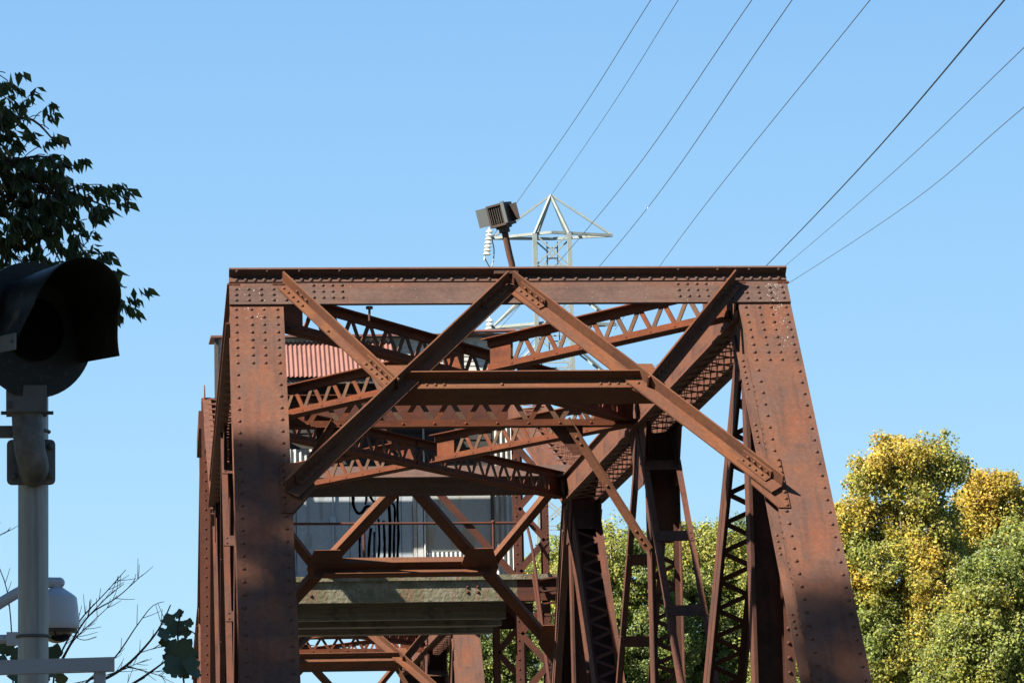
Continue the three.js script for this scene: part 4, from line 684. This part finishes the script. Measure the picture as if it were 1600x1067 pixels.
// box-elder whose leafy sprays hang into the picture at the upper left; its crown, out of frame, shades the signal
{
  const t = thing('box_elder_tree', 'dark leafy sprays of a tree hanging into the upper left corner', 'tree'), L = new Leaves(), wood = [], dn = V(0, -1, 0), n = V(), d = V();
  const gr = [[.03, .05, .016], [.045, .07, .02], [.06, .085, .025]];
  const trunk = V(-8.6, -.3, 19.5);
  const spray = (p, dir, len) => { // compound leaf: five drooping leaflets along a stalk
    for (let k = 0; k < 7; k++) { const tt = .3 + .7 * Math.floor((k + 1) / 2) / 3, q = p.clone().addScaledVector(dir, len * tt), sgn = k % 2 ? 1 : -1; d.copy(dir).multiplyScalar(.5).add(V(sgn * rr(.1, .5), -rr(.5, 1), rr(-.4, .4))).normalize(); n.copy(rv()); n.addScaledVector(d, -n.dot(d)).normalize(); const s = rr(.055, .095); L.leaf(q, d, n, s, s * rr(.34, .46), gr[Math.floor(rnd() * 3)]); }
  };
  const branch = (pts, m, sl = .13) => {
    const P = pts.map(p => p.isVector3 ? p : atPix(p[0] - 16, p[1], p[2] ?? 18)); wood.push(tube(P, [.014, .004], 6, 5)); const cur = new THREE.CatmullRomCurve3(P);
    for (let i = 0; i < m * .62; i++) { const u = rr(.12, 1), p = cur.getPointAt(u), tg = cur.getTangentAt(u), dir = tg.clone().multiplyScalar(.7).add(rv().multiplyScalar(.9)).add(V(0, -.1, 0)).normalize(), q = p.clone().addScaledVector(dir, rr(.03, .16)); wood.push(tube([p, p.clone().lerp(q, .5).add(V(0, .008, 0)), q], .0025, 4, 2)); spray(q, dir, sl * rr(.5, .9)); }
  };
  branch([[-90, 120], [-30, 130], [12, 145]], 16); branch([[-80, 60], [-20, 100], [6, 115]], 8); branch([[-80, 190], [-10, 200], [60, 185], [105, 225]], 26); branch([[-80, 240], [-5, 240], [60, 275], [100, 300]], 34);
  branch([[-60, 240], [30, 250], [85, 245], [100, 262]], 20); branch([[-40, 220], [40, 255], [90, 285], [150, 310], [186, 325]], 46); branch([[60, 270], [100, 305], [130, 340], [138, 352]], 20); branch([[-60, 330], [0, 335], [50, 345], [72, 360]], 34);
  branch([[-60, 380], [-5, 375], [30, 395], [50, 410]], 26); branch([[70, 310], [92, 345], [98, 385], [110, 410]], 20); branch([[92, 370], [115, 390], [140, 400], [160, 430]], 26); branch([[-60, 300], [-10, 290], [30, 310], [60, 330]], 30); branch([[110, 410], [150, 430], [180, 455], [196, 472]], 20);
  branch([[-60, 270], [-10, 265], [20, 260], [50, 250]], 26); branch([[-50, 350], [-10, 350], [20, 330], [50, 320]], 22); branch([[40, 270], [80, 300], [110, 300], [140, 290]], 22);
  const hub = atPix(-90, 250, 18.4); wood.push(tube([trunk, V(-8.2, 3.5, 19.4), V(-7.3, 6.2, 18.6), hub, atPix(-40, 240, 18)], [.2, .02], 10, 5));
  wood.push(tube([V(-8.2, 3.5, 19.4), V(-8.8, 7, 20.4), V(-8.6, 10, 21)], [.14, .03], 8, 4));
  // rest of the crown, beyond the left edge
  const lobes = [[V(-8.2, 6.6, 23.4), 2.3], [V(-7.6, 7.4, 19.2), 1.9], [V(-9.2, 9.4, 21.2), 2.4], [V(-10.2, 8.6, 17.6), 2.4], [V(-8.1, 4.9, 23.3), 1.6], [V(-9.6, 8.2, 15), 2.3], [V(-7.3, 5.4, 22.8), 1.3], [V(-10.5, 8.6, 24.6), 2.2], [V(-7.8, 6.8, 16.2), 1.4], [V(-7.4, 9.2, 18.6), 1.7], [V(-8.3, 8.9, 15.3), 1.7]];
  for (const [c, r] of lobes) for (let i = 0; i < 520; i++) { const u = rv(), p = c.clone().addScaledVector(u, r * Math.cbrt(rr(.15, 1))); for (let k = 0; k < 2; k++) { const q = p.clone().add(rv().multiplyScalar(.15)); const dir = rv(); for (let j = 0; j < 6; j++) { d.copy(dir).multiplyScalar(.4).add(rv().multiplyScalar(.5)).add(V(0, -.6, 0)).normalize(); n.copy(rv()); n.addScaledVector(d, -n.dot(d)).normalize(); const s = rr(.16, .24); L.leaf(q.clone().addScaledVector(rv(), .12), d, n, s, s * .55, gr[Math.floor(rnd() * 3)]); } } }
  add('trunk', wood, darkBark, t); add('crown', L.build(), leafMat, t);
}
// leafless sapling and a grape vine climbing beside the left truss
{
  const t = thing('bare_sapling', 'leafless dark twigs of a sapling beside the signal pole', 'tree'), wood = [], tw = (pts, r0, r1, m = 0) => { const P = pts.map(p => atPix(p[0], p[1], p[2] ?? 22)); wood.push(tube(P, [r0, r1], 5, 5)); const c = new THREE.CatmullRomCurve3(P); for (let i = 0; i < m; i++) { const u = rr(.25, .98), p = c.getPointAt(u), tg = c.getTangentAt(u), d = tg.clone().add(rv().multiplyScalar(.8)).normalize(), l = rr(.03, .13); wood.push(tube([p, p.clone().addScaledVector(d, l * .5).add(V(0, .006, 0)), p.clone().addScaledVector(d, l).add(V(0, .018, 0))], [.0022, .0014], 4, 2)); } };
  tw([[60, 1090], [120, 975], [165, 925], [196, 890]], .008, .002, 18); tw([[90, 1040], [140, 960], [180, 935], [222, 898]], .008, .002, 12); tw([[140, 960], [170, 930], [193, 912]], .004, .002, 6); tw([[95, 1035], [115, 1000], [140, 975], [172, 945]], .005, .002, 12); tw([[150, 995], [130, 1000], [105, 990]], .003, .002, 3);
  tw([[110, 1085], [190, 1045], [235, 1000], [252, 975], [266, 945]], .013, .004, 12); tw([[130, 1070], [178, 1028], [215, 975], [240, 945], [256, 940]], .007, .002, 5); tw([[170, 1090], [220, 1060], [262, 1030]], .012, .005, 8); tw([[60, 1080], [140, 1062], [180, 1050], [230, 1030]], .005, .002, 10); tw([[195, 1040], [230, 1050], [258, 1058]], .005, .002, 5); tw([[218, 1020], [240, 1013], [258, 1010]], .003, .002, 3);
  tw([[20, 1090], [15, 960], [8, 915], [-5, 880]], .006, .003, 8); tw([[0, 835], [8, 832], [14, 826]], .003, .002, 2); tw([[-20, 880], [-5, 840], [14, 828]], .004, .002, 2);
  tw([[100, 1400], [95, 1250], [90, 1120], [95, 1040]], .03, .012); tw([[100, 1250], [120, 1130], [150, 1075]], .02, .01); const b = atPix(100, 1400, 22); wood.push(tube([V(b.x, -.3, b.z), V(b.x + .03, b.y * .5, b.z), b], [.05, .03], 8, 3));
  add('stems', wood, darkBark, t);
  const v = thing('grape_vine', 'dark vine with large lobed leaves beside the left truss', 'vine'), vw = [], vg = [];
  const lm = new THREE.MeshStandardMaterial({ roughness: .6, color: new THREE.Color(.035, .055, .02), side: THREE.DoubleSide });
  const lobed = (p, s, rot, tilt) => { const sh = new THREE.Shape(); const N = 22; for (let i = 0; i <= N; i++) { const a = i / N * Math.PI * 2, rad = s * (.62 + .3 * Math.abs(Math.cos(a * 2.5)) + .1 * (i % 2)) * (1 - .25 * Math.cos(a)); const x = Math.sin(a) * rad, y = -Math.cos(a) * rad * -1; i ? sh.lineTo(x, y) : sh.moveTo(x, y); } const g = new THREE.ExtrudeGeometry(sh, { depth: .0015, bevelEnabled: false }); g.rotateZ(rot); g.rotateX(tilt); g.rotateY(rr(-.7, .7)); g.translate(p.x, p.y, p.z); return g; };
  const vp = (u, w, d = 22) => atPix(u, w, d);
  for (const [u, w, s] of [[262, 970, 12], [272, 985, 17], [258, 992, 13], [288, 988, 10], [280, 960, 9], [295, 975, 8], [265, 1012, 14], [280, 1025, 24], [290, 1010, 12], [272, 1045, 20], [285, 1050, 14], [262, 1030, 12], [300, 1040, 14], [255, 1005, 9], [306, 1052, 12], [10, 1015, 14], [22, 1025, 13], [4, 1035, 12], [85, 1022, 14], [80, 1050, 14], [92, 1060, 14], [30, 1056, 16], [68, 1060, 12], [18, 1005, 9]]) add('leaf', lobed(vp(u, w, 22 + rr(-.15, .15)), s * .0042, rr(-1.2, 1.2) + Math.PI, rr(-.6, .6)), lm, v);
  vw.push(tube([vp(300, 1400), vp(292, 1150), vp(285, 1050), vp(276, 990), vp(282, 955)], .006, 6), tube([vp(276, 990), vp(295, 985), vp(306, 992)], .004, 5), tube([vp(40, 1400), vp(30, 1150), vp(20, 1040), vp(12, 1000)], .006, 6), tube([vp(60, 1400), vp(75, 1150), vp(85, 1040)], .006, 6));
  const b2 = vp(300, 1400); vw.push(rod(V(b2.x, -.3, b2.z), b2, .012, 6, .006)); add('stem', vw, darkBark, v);
}
let tris = 0; scene.traverse(o => { if (o.isMesh) tris += (o.geometry.index ? o.geometry.index.count : o.geometry.attributes.position.count) / 3; }); console.log('triangles', tris);
scene.traverse(o => { if (o.isMesh) { o.castShadow = o.receiveShadow = true; } });
renderer.render(scene, camera);
